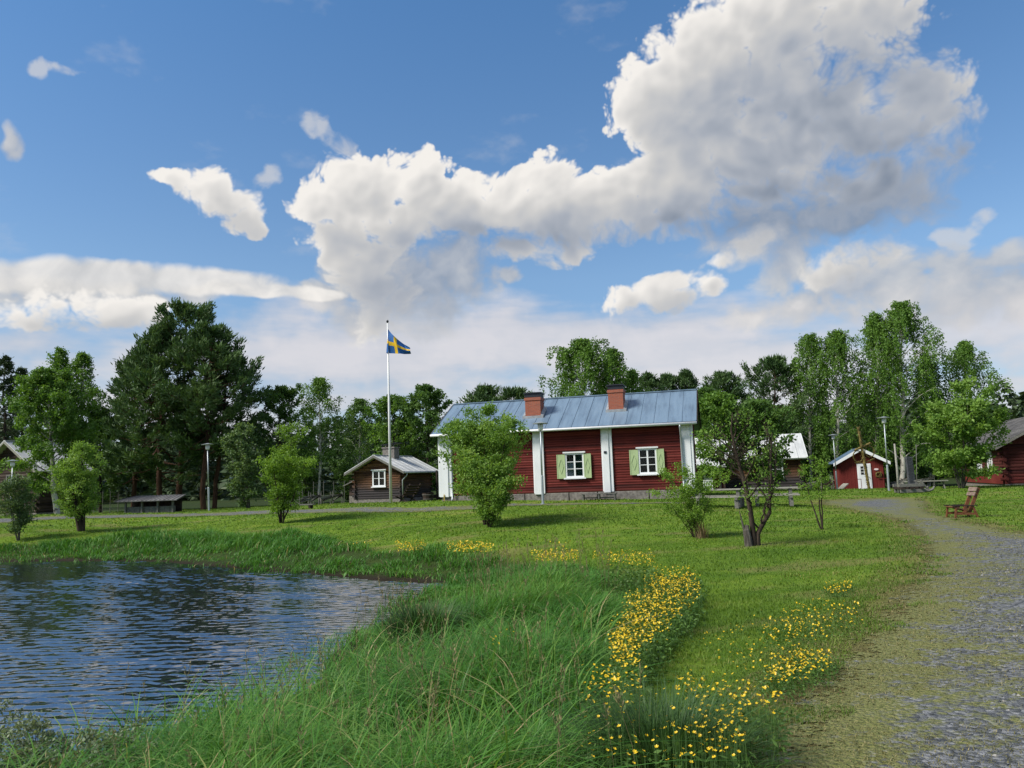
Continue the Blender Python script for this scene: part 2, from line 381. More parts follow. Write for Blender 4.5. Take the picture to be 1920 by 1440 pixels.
M['glass'] = glass_mat('window_glass')
M['sign'] = paint('enamel_sign', (.70, .58, .60), (.62, .50, .52), .4, 6)
M['fresh_wood'] = paint('yellow_stake', (.50, .38, .10), (.42, .30, .08), .7, 6)
M['bark'] = paint('dark_bark', (.075, .058, .045), (.022, .018, .015), .9, 5, (3, 3, .7), bump=.9, spec=.1)
M['pine_bark'] = paint('pine_bark', (.105, .058, .038), (.040, .024, .018), .9, 3, (3, 3, .6), bump=.9, spec=.1)
M['grey_bark'] = paint('grey_twig_bark', (.14, .13, .115), (.05, .045, .04), .9, 5, (3, 3, .8), bump=.8, spec=.1)
M['birch_bark'] = paint('birch_bark', (.46, .45, .40), (.05, .045, .04), .8, 2.2, (2, 2, 1.6), bump=.4, lo=.36, hi=.5)
M['wreath'] = paint('withered_leaves', (.20, .155, .05), (.06, .05, .022), .9, 14, bump=.9)
def brick_mat():
    m_, g = new_mat('brick'); co = objco(g); s = g.n('ShaderNodeSeparateXYZ', {0: co})
    v = g.n('ShaderNodeCombineXYZ', {0: g.m('ADD', s.outputs[0], s.outputs[1]), 1: s.outputs[2]})
    b = g.n('ShaderNodeTexBrick', {'Vector': v, 'Color1': (.34, .085, .040, 1), 'Color2': (.24, .060, .034, 1), 'Mortar': (.22, .14, .11, 1), 'Scale': 1.0,
        'Mortar Size': .008, 'Brick Width': .21, 'Row Height': .066, 'Bias': -.2})
    c = g.mix(g.m('MULTIPLY', noise(g, 5, 5, co), .55), b.outputs[0], (.20, .055, .035))
    bp = g.n('ShaderNodeBump', {'Strength': .5, 'Distance': .008, 'Height': b.outputs[1]}, invert=True)
    return finish(m_, g, g.n('ShaderNodeBsdfPrincipled', {'Base Color': c, 'Roughness': .85, 'Normal': bp.outputs[0]}))
M['brick'] = brick_mat()
def roof_mat(name, c1, c2, c3, rough=.42, metal=.5):
    m_, g = new_mat(name); co = objco(g); st = objco(g, 3.2, .35, .35)
    a = noise(g, 1.3, 6, st, .6); b = noise(g, .55, 4, co)
    base = g.ramp(g.m('ADD', g.m('MULTIPLY', a, .65), g.m('MULTIPLY', b, .35)), [(.33, c3), (.5, c2), (.68, c1)])
    bp = g.n('ShaderNodeBump', {'Strength': .25, 'Distance': .02, 'Height': noise(g, 3, 3, st)})
    return finish(m_, g, g.n('ShaderNodeBsdfPrincipled', {'Base Color': base, 'Roughness': g.m('ADD', rough, g.m('MULTIPLY', g.m('SUBTRACT', a, .5), .25)), 'Metallic': metal, 'Normal': bp.outputs[0]}))
M['roof_sky_tint'] = roof_mat('sky_tinted_sheet_roof', (.175, .255, .345), (.145, .22, .305), (.095, .145, .21), .45, .3)  # sheet coloured blue to stand in for the sky it mirrors
M['roof_pale'] = roof_mat('pale_sheet_roof', (.60, .62, .63), (.50, .52, .53), (.36, .38, .39), .5, .15)
M['roof_dark'] = roof_mat('grey_plank_roof', (.20, .20, .20), (.12, .12, .125), (.05, .05, .055), .8, 0)
# ================================================================ terrain
WATER = -.92
CTRL = [(840,938,37.7),(1305,932,34.5),(1075,938,36),(733,945,44),(690,943,48.5),(820,940,47),(392,958,45),(60,970,48),(20,966,42),(290,963,46),(1620,920,58),
 (1667,921,43),(1570,921,55),(1480,918,52),(1880,911,46),(1808,970,23.5),(1800,915,43),(917,985,25.5),(1305,1008,20),(1412,1026,18),
 (1540,993,21),(527,978,32),(152,992,33),(35,1003,31),(1380,955,29),(1600,1440,4.3),(1850,1100,10.3),(900,1440,5.2),(1250,1250,7.6),(1420,1130,11),
 (1640,945,33),(860,955,33),(200,1000,33),(620,1000,29)]
CP = np.array([at(*c) for c in CTRL]); CP = np.vstack([CP, [(-70,60,.05),(70,65,-.2),(0,110,-.1),(-60,110,.1),(80,120,-.2),(0,0,-.25),(4,-12,-.2),(-25,-14,-.5),(28,-12,-.2),(45,20,-.2),(30,5,-.25),(-60,20,-.3)]])
def _tps(P, lam=.35):
    X = P[:, :2]/20; r2 = ((X[:, None]-X[None])**2).sum(-1); K = .5*r2*np.log(r2+1e-9); n = len(P)
    A = np.zeros((n+3, n+3)); A[:n, :n] = K+np.eye(n)*lam*.05; A[:n, n] = 1; A[:n, n+1:] = X; A[n:, :n] = A[:n, n:].T
    return X, np.linalg.solve(A, np.concatenate([P[:, 2], [0, 0, 0]]))
_TX, _TW = _tps(CP)
def tps(x, y):
    x = np.asarray(x, float); y = np.asarray(y, float); out = np.full(x.shape, _TW[-3])+_TW[-2]*x/20+_TW[-1]*y/20
    for (a, b), w_ in zip(_TX, _TW):
        r2 = (x/20-a)**2+(y/20-b)**2; out = out+w_*.5*r2*np.log(r2+1e-9)
    return out
def plane_hit(u, v, z):
    r = ray(u, v); t = (z-EYE)/r[2]; return r[0]*t, r[1]*t
POND = [plane_hit(u, v, WATER) for u, v in [(-60,1052),(120,1051),(300,1052),(430,1062),(560,1073),(650,1080),(720,1086),(800,1090),(868,1094),(830,1108),(765,1132),(742,1168),(690,1200),(650,1232),
 (640,1265),(590,1300),(500,1330),(410,1358),(330,1388),(250,1420),(120,1470),(-100,1560)]]+[(-9, 4.2), (-14, 3.5), (-40, 6), (-46, 20), (-30, 27)]
POND = np.array(POND)
def sdist(poly, x, y):
    """signed distance to a polygon, negative inside"""
    x = np.asarray(x, float); y = np.asarray(y, float); d = np.full(x.shape, 1e9); ins = np.zeros(x.shape, bool); n = len(poly)
    for i in range(n):
        x0, y0 = poly[i]; x1, y1 = poly[(i+1) % n]; ex, ey = x1-x0, y1-y0
        t = np.clip(((x-x0)*ex+(y-y0)*ey)/(ex*ex+ey*ey+1e-12), 0, 1)
        d = np.minimum(d, (x-x0-t*ex)**2+(y-y0-t*ey)**2)
        c = (y0 > y) != (y1 > y)
        ins ^= c & (x < (x1-x0)*(y-y0)/(y1-y0+1e-12)+x0)
    d = np.sqrt(d); return np.where(ins, -d, d)
def height(x, y):
    x = np.asarray(x, float); y = np.asarray(y, float)
    h = np.clip(tps(x, y), -.75, .45); far = np.hypot(x, y)
    h = h*(1-sstep(90, 130, far))
    h = h+.05*(vnoise(x/3.1+50, y/3.1+50, 3)-.5)+.03*(vnoise(x/.9+50, y/.9+50, 5)-.5)
    s = sdist(POND, x, y); s = s+.25*(vnoise(x/1.1+90, y/1.1+90, 8)-.5)
    shore = WATER+.05+.10*np.maximum(s, 0)
    k = sstep(.2, 5.5, s)
    h = np.where(s > 0, np.minimum(shore*(1-k)+h*k, h+.2), WATER+.05+.22*np.maximum(s, -4))
    return h
def gp(u, v, off=0.0, dmax=90):
    """where the sight line through pixel u, v meets the ground (raised by off)"""
    r = ray(u, v); t = np.geomspace(2.5, dmax, 260)/r[1]
    f = EYE+r[2]*t-height(r[0]*t, r[1]*t)-off; i = np.argmax(f < 0) if (f < 0).any() else len(t)-1
    a, b = t[max(i-1, 0)], t[i]; fa, fb_ = f[max(i-1, 0)], f[i]; b = a+(b-a)*fa/(fa-fb_) if fa > fb_ and fa > 0 else b
    return np.array([r[0]*b, r[1]*b])
def base(u, v, d):
    p = at(u, v, d); return np.array([p[0], p[1], float(height(p[0], p[1]))])
TALL = np.array([gp(u, v, .25) for u, v in [(-60,1008),(60,1006),(150,1004),(240,992),(320,985),(400,988),(480,992),(560,984),(640,1002),(720,1016),(800,1012),(900,1016),(980,1030),(1060,1042),(1150,1048),
 (1235,1058),(1240,1078),(1200,1110),(1170,1150),(1165,1190),(1140,1230),(1130,1275),(1160,1305),(1230,1335),(1330,1362),(1400,1400),(1420,1445)]]+[(1.9, 3.2), (1.4, 1.5), (-3, 1.0), (-9, 2.0)]+[(-50, 4), (-60, 26)])
PATH = np.array([gp(u, v) for u, v in [(1380,1470),(1440,1390),(1490,1320),(1560,1245),(1640,1170),(1700,1100),(1735,1045),(1715,1000),(1680,975),(1600,958),(1540,945),(1545,937),(1640,934),(1725,934),(1745,945),(1740,960),(1790,972),(1850,985),(1930,1000)]]+[(14, 13.5), (16, 4), (9, -6), (0, -6), (.8, 2.5)])
ROAD = np.array([gp(u, v) for u, v in [(-40,975),(130,967),(250,965),(390,962),(520,956),(640,953),(760,952),(860,949),(960,944),(1100,943),(1290,942),(1290,945),(1100,947),(960,949),(870,957),(760,961),(640,962),(520,964),(390,968),(250,971),(130,973),(-40,984)]])
xs = np.concatenate([-np.geomspace(700, 48, 14), np.arange(-46, 60, .3), np.geomspace(62, 800, 14)])
ys = np.concatenate([[-60, -25, -12], np.arange(-6, 72, .3), np.geomspace(74, 1600, 22)])
GX, GY = np.meshgrid(xs, ys); GZ = height(GX, GY)
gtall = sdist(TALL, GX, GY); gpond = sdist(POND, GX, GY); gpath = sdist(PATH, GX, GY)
def grid_mesh(name, X, Y, Z, mask, attrs, mat, kind='structure'):
    h_, w_ = X.shape; idx = np.arange(h_*w_).reshape(h_, w_)
    F = np.stack([idx[:-1, :-1], idx[:-1, 1:], idx[1:, 1:], idx[1:, :-1]], -1).reshape(-1, 4)
    if mask is not None: F = F[mask[:-1, :-1].ravel() | mask[1:, 1:].ravel()]
    used = np.unique(F); rm = np.full(h_*w_, -1); rm[used] = np.arange(len(used)); F = rm[F]
    V = np.stack([X, Y, Z], -1).reshape(-1, 3)[used]
    me = bpy.data.meshes.new(name); me.vertices.add(len(V)); me.vertices.foreach_set('co', V.astype(np.float32).ravel())
    me.loops.add(F.size); me.loops.foreach_set('vertex_index', F.astype(np.int32).ravel()); me.polygons.add(len(F))
    me.polygons.foreach_set('loop_start', np.arange(0, F.size, 4, dtype=np.int32)); me.polygons.foreach_set('use_smooth', np.ones(len(F), bool)); me.update(calc_edges=True)
    for k, A in attrs.items(): me.attributes.new(k, 'FLOAT', 'POINT').data.foreach_set('value', A.ravel()[used].astype(np.float32))
    return tag(link(name, me, mat), kind=kind)
def worn(x, y):
    return sstep(.60, .68, fbm(np.asarray(x)/2.4+31, np.asarray(y)/.85+12, 101, 5, .6))*.5
def ground_mat():
    m_, g = new_mat('lawn_turf'); co = g.n('ShaderNodeTexCoord').outputs['Object']
    at_ = lambda n: g.n('ShaderNodeAttribute', attribute_name=n).outputs['Fac']
    big = noise(g, .22, 5, co, .6); mid = noise(g, 1.7, 6, co, .65); fine = noise(g, 26, 5, co, .7)
    st = g.n('ShaderNodeVectorMath', {0: co, 1: (.35, 1.3, 1)}, operation='MULTIPLY').outputs[0]; band = noise(g, .7, 4, st, .6)
    f = g.m('ADD', g.m('MULTIPLY', big, .3), g.m('ADD', g.m('MULTIPLY', mid, .35), g.m('ADD', g.m('MULTIPLY', fine, .3), g.m('MULTIPLY', g.m('SUBTRACT', band, .5), .35))))
    c = g.ramp(f, [(.30, (.034, .080, .008)), (.43, (.072, .145, .012)), (.54, (.125, .200, .020)), (.68, (.24, .235, .06))])
    patch = noise(g, .75, 7, co, .72, .8)
    c = g.mix(g.n('ShaderNodeMapRange', {0: patch, 1: .60, 2: .74, 3: 0, 4: .75}).outputs[0], c, (.20, .17, .075))
    c = g.mix(at_('worn'), c, g.ramp(fine, [(.35, (.11, .09, .04)), (.6, (.21, .17, .085))]))
    pn = g.m('ADD', at_('path'), g.m('MULTIPLY', g.m('SUBTRACT', mid, .5), 1.6))
    k = g.n('ShaderNodeMapRange', {0: pn, 1: -.2, 2: .8, 3: .85, 4: 0}).outputs[0]
    c = g.mix(k, c, g.ramp(fine, [(.35, (.075, .06, .03)), (.55, (.16, .13, .06)), (.7, (.13, .15, .05))]))
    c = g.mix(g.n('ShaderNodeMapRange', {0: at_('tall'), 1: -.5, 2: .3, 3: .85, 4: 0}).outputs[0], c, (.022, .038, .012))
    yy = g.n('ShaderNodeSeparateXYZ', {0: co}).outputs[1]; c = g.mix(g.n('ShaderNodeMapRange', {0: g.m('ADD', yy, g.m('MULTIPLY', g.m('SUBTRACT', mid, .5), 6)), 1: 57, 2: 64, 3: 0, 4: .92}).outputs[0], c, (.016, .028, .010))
    c = g.mix(g.n('ShaderNodeMapRange', {0: at_('pond'), 1: -.1, 2: .5, 3: 1, 4: 0}).outputs[0], c, (.022, .018, .012))
    bp = g.n('ShaderNodeBump', {'Strength': .9, 'Distance': .06, 'Height': g.m('ADD', fine, mid)})
    return finish(m_, g, g.n('ShaderNodeBsdfPrincipled', {'Base Color': c, 'Roughness': .95, 'Specular IOR Level': .1, 'Normal': bp.outputs[0]}))
def gravel_mat(name, grassy):
    m_, g = new_mat(name); co = g.n('ShaderNodeTexCoord').outputs['Object']
    vo = g.n('ShaderNodeTexVoronoi', {'Vector': co, 'Scale': 26.0, 'Randomness': 1.0})
    v2 = g.n('ShaderNodeTexVoronoi', {'Vector': co, 'Scale': 90.0})
    n1 = noise(g, 60, 4, co, .7); big = noise(g, .8, 6, co, .68, .7); mid = noise(g, 3.5, 6, co, .7)
    tone = g.m('ADD', g.m('MULTIPLY', g.n('ShaderNodeSeparateColor', {0: vo.outputs['Color']}).outputs[0], .5), g.m('MULTIPLY', n1, .5))
    c = g.ramp(tone, [(.2, (.030, .036, .046)), (.5, (.094, .103, .119)), (.72, (.168, .178, .196)), (.95, (.33, .34, .355))])
    grass = g.ramp(n1, [(.3, (.045, .066, .014)), (.5, (.125, .140, .036)), (.7, (.23, .20, .080))])
    d = g.n('ShaderNodeAttribute', attribute_name='rim').outputs['Fac']
    f = g.m('ADD', g.m('ADD', g.m('MULTIPLY_ADD', big, .7, .15), g.m('ADD', g.m('MULTIPLY', g.m('SUBTRACT', mid, .5), .9), g.m('MULTIPLY', g.m('SUBTRACT', noise(g, 17, 4, co, .7), .5), .55))), g.m('MULTIPLY', g.m('ADD', d, grassy), .16))
    k = g.n('ShaderNodeMapRange', {0: f, 1: .41, 2: .55, 3: .03, 4: .90}).outputs[0]
    c = g.mix(k, c, grass)
    hgt = g.m('ADD', g.m('MULTIPLY', vo.outputs['Distance'], -1.0), g.m('MULTIPLY', v2.outputs['Distance'], -.4))
    bp = g.n('ShaderNodeBump', {'Strength': .8, 'Distance': .03, 'Height': hgt})
    p = g.n('ShaderNodeBsdfPrincipled', {'Base Color': c, 'Roughness': .9, 'Specular IOR Level': .2, 'Normal': bp.outputs[0]})
    cut = g.m('ADD', d, g.m('MULTIPLY', g.m('SUBTRACT', g.m('ADD', mid, g.m('MULTIPLY', noise(g, 14, 4, co, .7), .6)), .8), 1.5))
    tr = g.n('ShaderNodeBsdfTransparent')
    return finish(m_, g, g.n('ShaderNodeMixShader', {0: g.m('GREATER_THAN', cut, -.12), 1: p, 2: tr}))
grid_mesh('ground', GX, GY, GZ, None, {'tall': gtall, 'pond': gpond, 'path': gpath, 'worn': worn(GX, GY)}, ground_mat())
def sheet(name, poly, lift, mat, step):
    x0, y0 = poly.min(0)-1; x1, y1 = poly.max(0)+1
    X, Y = GX, GY; s = sdist(poly, X, Y)
    return grid_mesh(name, X, Y, GZ+lift, s < .5, {'rim': s}, mat)
sheet('path', PATH, .008, gravel_mat('gravel_path', .95), .3)
sheet('road', ROAD, .014, gravel_mat('gravel_road', .55), .3)
# ---------------------------------------------------------------- water: wind ripples as real relief
def water():
    xs_ = np.arange(-21, 1.2, .034); ys_ = np.arange(4.2, 27.2, .026); X, Y = np.meshgrid(xs_, ys_); Z = np.full(X.shape, WATER)
    r = np.random.default_rng(3)
    for i in range(46):
        lam = .075*10**(r.random()*.60); th = math.radians(86+r.normal()*(9 if i % 3 else 24)); k = 2*math.pi/lam
        amp = .0105*lam/(46**.5)*2.4
        ph = r.random()*6.28; wx = k*math.cos(th); wy = k*math.sin(th)
        Z = Z+amp*np.sin(wx*X+wy*Y+ph+1.1*np.sin(.9*X*math.cos(th+1)+.7*Y+ph))
    gust = .55+.85*vnoise(X/3.5+20, Y/2.2+20, 4)
    Z = WATER+(Z-WATER)*gust
    s = sdist(POND, X[::8, ::8], Y[::8, ::8]).repeat(8, 0).repeat(8, 1)[:X.shape[0], :X.shape[1]]
    m_, g = new_mat('dark_pond_water'); co = g.n('ShaderNodeTexCoord').outputs['Object']
    st = g.n('ShaderNodeVectorMath', {0: co, 1: (1, 1.7, 1)}, operation='MULTIPLY').outputs[0]
    bp = g.n('ShaderNodeBump', {'Strength': .12, 'Distance': .010, 'Height': noise(g, 16, 3, st, .6)})
    p = g.n('ShaderNodeBsdfPrincipled', {'Base Color': (.008, .011, .014, 1), 'Roughness': .02, 'IOR': 5.0, 'Specular IOR Level': .5, 'Normal': bp.outputs[0]})
    return grid_mesh('water', X, Y, Z, s < 1.0, {}, finish(m_, g, p))
water()
# ================================================================ building kit
def row_wall(mb, p0, p1, z0, z1, row, th=.14, openings=(), gable=None, ext=0.0, seed=0, chamfer=.022, joints=False):
    """timbers laid in rows from p0 to p1 (outer face on the line, body to the left of p0->p1); gable=(eave z, ridge z)"""
    r = random.Random(seed); p0 = Vector((*p0, 0)); p1 = Vector((*p1, 0)); L = (p1-p0).length; e = (p1-p0)/L; n = Vector((-e.y, e.x, 0))
    z = z0; i = 0
    while z < z1-.02:
        h = min(row, z1-z); a, b = -ext*(i % 2), L+ext*(i % 2)
        if gable and z+h*.5 > gable[0]:
            t = (z+h-gable[0])/(gable[1]-gable[0]); a = L/2*t+.02; b = L-L/2*t-.02
            if b-a < .15: break
        spans = [(a, b)]
        for (s0, s1, q0, q1) in openings:
            if z+h > q0+.01 and z < q1-.01:
                spans = [(x, y) for (x0, y0) in spans for (x, y) in ((x0, min(y0, s0)), (max(x0, s1), y0)) if y-x > .03]
        o = r.uniform(-.006, .006); c = chamfer
        prof = [(c+o, .004), (o, .28*h), (o-.003, .72*h), (c+o, h-.002), (th, h-.002), (th, .004)]
        if joints:
            cut = []
            for (x0, x1) in spans:
                c_ = x0+(x1-x0)*r.uniform(.2, .8); cut += [(x0, c_-.0025), (c_+.0025, x1)] if x1-x0 > 1.5 else [(x0, x1)]
            spans = cut
        for (x0, x1) in spans:
            j0, j1 = r.uniform(-.004, .004), r.uniform(-.006, .006)
            vs = [p0+e*x0+n*y+Vector((0, 0, z+q+j0)) for y, q in prof]+[p0+e*x1+n*y+Vector((0, 0, z+q+j1)) for y, q in prof]
            mb.add(vs, [tuple(range(6))[::-1], tuple(range(6, 12))]+[(k, (k+1) % 6, 6+(k+1) % 6, 6+k) for k in range(6)])
        z += row; i += 1
def window(root, x, z, w, h, y, nx=2, ny=2, Mx=None, fw=.09, lintel=True, sill=True, frame_mat='white', back='interior', deep=.05, proud=.05, name='window'):
    """frame (the part) with panes, sill and lintel under it; faces -y of the given frame Mx"""
    f = MB(); f.M = Mx
    f.box(x-w/2, x-w/2+fw, y-proud, y+deep, z, z+h); f.box(x+w/2-fw, x+w/2, y-proud, y+deep, z, z+h)
    f.box(x-w/2+fw, x+w/2-fw, y-proud, y+deep, z, z+fw); f.box(x-w/2+fw, x+w/2-fw, y-proud, y+deep, z+h-fw, z+h)
    iw, ih = w-2*fw, h-2*fw; bar = .028
    for k in range(1, nx):
        c = x-iw/2+iw*k/nx; wd = .075 if nx == 2 else bar*1.6
        f.box(c-wd/2, c+wd/2, y-proud+.012, y+.02, z+fw, z+h-fw)
    for i in range(nx):
        a = x-iw/2+iw*i/nx+(.04 if i else 0); b = x-iw/2+iw*(i+1)/nx-(.04 if i < nx-1 else 0)
        for k in range(1, ny):
            q = z+fw+ih*k/ny; f.box(a, b, y-proud+.016, y+.016, q-bar/2, q+bar/2)
    o = f.build(name, M[frame_mat], root)
    g_ = MB(); g_.M = Mx
    for i in range(nx):
        a = x-iw/2+iw*i/nx; g_.box(a+.03, a+iw/nx-.03, y-.012, y-.006, z+fw-.005, z+h-fw+.005)
    g_.build('pane', M['glass'], o)
    if back:
        b_ = MB(); b_.M = Mx; b_.box(x-w/2+.02, x+w/2-.02, y+deep-.012, y+deep-.002, z+.02, z+h-.02); b_.build('dark_backing', M[back], o)
    if sill:
        s_ = MB(); s_.M = Mx; s_.box(x-w/2-.06, x+w/2+.06, y-proud-.07, y-proud-.002, z-.05, z+.012); s_.build('sill', M[frame_mat], o)
    if lintel:
        l_ = MB(); l_.M = Mx; l_.box(x-w/2-.07, x+w/2+.07, y-proud-.06, y-proud-.002, z+h-.01, z+h+.055); l_.build('lintel', M[frame_mat], o)
    return o
def slab(mb, a, b, c, d, th):
    """roof plane through four points, th thick downwards along its normal"""
    a, b, c, d = (Vector(p) for p in (a, b, c, d)); n = (b-a).cross(d-a).normalized()
    if n.z < 0: n = -n
    lo = [p-n*th for p in (a, b, c, d)]
    mb.add([a, b, c, d]+lo, [(0, 1, 2, 3), (7, 6, 5, 4), (0, 4, 5, 1), (1, 5, 6, 2), (2, 6, 7, 3), (3, 7, 4, 0)])
def ribs(mb, a, b, c, d, step, w=.03, h=.035):
    """standing seams from eave a-b up to ridge d-c"""
    a, b, c, d = (Vector(p) for p in (a, b, c, d)); n = (b-a).cross(d-a).normalized(); k = max(1, int((b-a).length/step))
    if n.z < 0: n = -n
    for i in range(k+1):
        t = i/k; mb.beam(a.lerp(b, t)+n*h*.4, d.lerp(c, t)+n*h*.4, w, h, n)
def gable_house(root, W, L, ez, rz, wall, row, roof, ov=.35, vg=.4, base_h=.22, rth=.09, board=None, seam=.6, front_open=(), ext=.16, seed=1, roof_board='grey_wood', bw=.16, gable_mat=None):
    """gable end faces -y with x centred; the ridge runs back along y"""
    wl = MB()
    row_wall(wl, (-W/2, 0), (W/2, 0), base_h, rz, row, openings=front_open, gable=(ez, rz), ext=ext, seed=seed)
    row_wall(wl, (W/2, 0), (W/2, L), base_h, ez, row, ext=ext, seed=seed+1)
    row_wall(wl, (W/2, L), (-W/2, L), base_h, rz, row, gable=(ez, rz), ext=ext, seed=seed+2)
    row_wall(wl, (-W/2, L), (-W/2, 0), base_h, ez, row, ext=ext, seed=seed+3)
    wl.build('wall', M[wall], root)
    pl = MB(); pl.box(-W/2+.01, W/2-.01, .01, L-.01, -.25, base_h+.002); pl.build('plinth', M['stone'], root)
    s = (rz-ez)/(W/2); up = .11; xe = W/2+ov
    rf = MB(); ze = ez-ov*s+up; zr = rz+up
    A = (-xe, -vg, ze); B = (-xe, L+vg, ze); C_ = (0, L+vg, zr); D_ = (0, -vg, zr); E = (xe, -vg, ze); F_ = (xe, L+vg, ze)
    slab(rf, A, B, C_, D_, rth); slab(rf, E, F_, C_, D_, rth)
    if seam: ribs(rf, A, B, C_, D_, seam); ribs(rf, E, F_, C_, D_, seam)
    rf.beam((0, -vg, zr+.01), (0, L+vg, zr+.01), .16, .05)
    r_ = rf.build('roof', M[roof], root)
    bb = MB(); y0 = -vg-.035
    for sx in (-1, 1):
        bb.add([(sx*(xe+.02), y0, ze-.03), (0, y0, zr-.02), (0, y0, zr-.02-bw), (sx*(xe+.02), y0, ze-.03-bw),
                (sx*(xe+.02), y0+.032, ze-.03), (0, y0+.032, zr-.02), (0, y0+.032, zr-.02-bw), (sx*(xe+.02), y0+.032, ze-.03-bw)],
               [(0, 1, 2, 3), (7, 6, 5, 4), (0, 4, 5, 1), (1, 5, 6, 2), (2, 6, 7, 3), (3, 7, 4, 0)])
    bb.build('bargeboard', M[board or roof_board], root)
    return r_
# ================================================================ the long red house
P1 = at(829, 938, 37.6); P2 = at(1301, 934, 34.5)
HT = math.atan2(P2[1]-P1[1], P2[0]-P1[0]); HL = math.hypot(P2[0]-P1[0], P2[1]-P1[1]); HZ = (P1[2]+P2[2])/2
he = np.array([math.cos(HT), math.sin(HT)])
def s_at(u, v=880):
    r = ray(u, v)[:2]; A_ = np.array([[he[0], -r[0]], [he[1], -r[1]]]); return np.linalg.solve(A_, -P1[:2])[0]
def z_at(u, v):
    s = s_at(u, v); d = P1[1]+he[1]*s; return at(u, v, d)[2]-HZ
house = empty('red_house', (P1[0], P1[1], HZ), HT, 'long red timber house with white corner boards, pale green shutters and two brick chimneys', 'house')
D = 6.0; EZ = z_at(1150, 795); RZ = EZ+1.52; BH = .30
w1c, w2c = s_at(1078), s_at(1215.5)
w1 = (s_at(1060), s_at(1096.5), z_at(1078, 896), z_at(1078, 849)); w2 = (s_at(1197.5), s_at(1233.5), z_at(1215, 889), z_at(1215, 840))
wl = MB()
op = [(a+.05, b-.05, c+.05, d-.05) for a, b, c, d in (w1, w2)]
row_wall(wl, (0, 0), (HL, 0), BH, EZ+.12, .118, openings=op, seed=3, chamfer=.014, joints=True)
row_wall(wl, (HL, 0), (HL, D), BH, RZ, .118, gable=(EZ+.12, RZ), seed=4)
row_wall(wl, (HL, D), (0, D), BH, EZ+.12, .118, seed=5)
row_wall(wl, (0, D), (0, 0), BH, RZ, .118, gable=(EZ+.12, RZ), seed=6)
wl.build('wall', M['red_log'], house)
x = 0.0; r_ = random.Random(5)
while x < HL-.2:                                  # split granite blocks with open joints
    w_ = min(r_.uniform(1.3, 2.4), HL-x); b_ = MB(); b_.box(x+.02, x+w_-.02, -.06+r_.uniform(-.012, .012), .25, -.35, BH-.01); b_.build('plinth_block', M['stone'], house, bevel=.015); x += w_
for x0, x1 in ((HL-.2, HL+.05), (-.05, .2)): MB().box(x0, x1, .26, D, -.35, BH-.01).build('plinth', M['stone'], house)
for k, (u0, u1, side) in enumerate(((826, 842, 0), (1002.5, 1015.5, 1), (1131.5, 1144, 1), (1281, 1298, 0))):
    a, b = s_at(u0), s_at(u1); c = MB(); c.box(a, b, -.13, .02, BH-.05, EZ+.02)
    if side: c.box(b+.003, b+.15, -.085, .02, BH-.02, EZ+.02); c.box(a-.05, a-.003, -.06, .02, BH, EZ+.02)
    if k == 3: c.box(b+.003, HL+.12, -.10, .36, BH-.03, EZ+.02)
    if k == 0: c.box(-.12, a-.003, -.10, .36, BH-.03, EZ+.02); c.box(b+.003, b+.2, -.09, .02, BH-.03, EZ+.02)
    c.build('corner_board' if k in (0, 3) else 'pilaster', M['white'], house, bevel=.01)
b_ = MB(); q = s_at(1135.5, 848); z = z_at(1135.5, 848); b_.box(q-.06, q+.06, -.16, -.131, z-.05, z+.05); b_.build('number_plate', M['black_metal'], house)
ovE, ovG, up = .42, .33, .14; sl = (RZ-EZ)/(D/2)
ze = EZ-ovE*sl+up; zr = RZ+up
rf = MB(); A = (-ovG, -ovE, ze); B = (HL+ovG, -ovE, ze); C_ = (HL+ovG, D/2, zr); D_ = (-ovG, D/2, zr)
slab(rf, A, B, C_, D_, .10); ribs(rf, A, B, C_, D_, .60, .016, .022)
E = (-ovG, D+ovE, ze); F_ = (HL+ovG, D+ovE, ze); slab(rf, E, F_, C_, D_, .10); ribs(rf, E, F_, C_, D_, .56, .028, .036)
rf.beam((-ovG, D/2, zr+.012), (HL+ovG, D/2, zr+.012), .2, .05)
roofA = rf.build('roof', M['roof_sky_tint'], house)
b_ = MB(); b_.tube([(-ovG-.02, -ovE-.06, ze-.07), (HL+ovG+.02, -ovE-.06, ze-.09)], .062, 8); b_.build('gutter', M['pole_white'], house, smooth=True)
for x in (-ovG-.03, HL+ovG+.03):
    for y0 in (-ovE, D+ovE): MB().beam((x, y0, ze-.09), (x, D/2, zr-.09), .035, .2, (0, -1 if y0 < 0 else 1, 1)).build('verge_board', M['dark_wood'], house)
for u0, kink in ((846, .1), (1281.5, -.02)):
    x = s_at(u0)+kink; b_ = MB()
    b_.tube([(x, -ovE-.06, ze-.12), (x, -ovE-.05, ze-.25), (x, -.2, ze-.62), (x, -.2, BH-.12), (x, -.3, BH-.22)], .042, 8); b_.build('downpipe', M['steel'], house, smooth=True)
def shutter(x0, x1, z0, z1):
    b_ = MB(); n = 4; w_ = (x1-x0)/n
    b_.box(x0, x1, -.085, -.05, z0, z1)
    cx, cz = (x0+x1)/2, (z0+z1)/2; a, h_ = (x1-x0)*.30, (z1-z0)*.30       # raised lozenge
    for p, q_ in (((cx-a, cz), (cx, cz+h_)), ((cx, cz+h_), (cx+a, cz)), ((cx+a, cz), (cx, cz-h_)), ((cx, cz-h_), (cx-a, cz))):
        b_.beam((p[0], -.088, p[1]), (q_[0], -.088, q_[1]), .022, .018, (1, 0, 0))
    for x_ in (x0+.02, x1-.02): b_.box(x_-.02, x_+.02, -.095, -.086, z0, z1)
    return b_.build('shutter', M['green'], house)
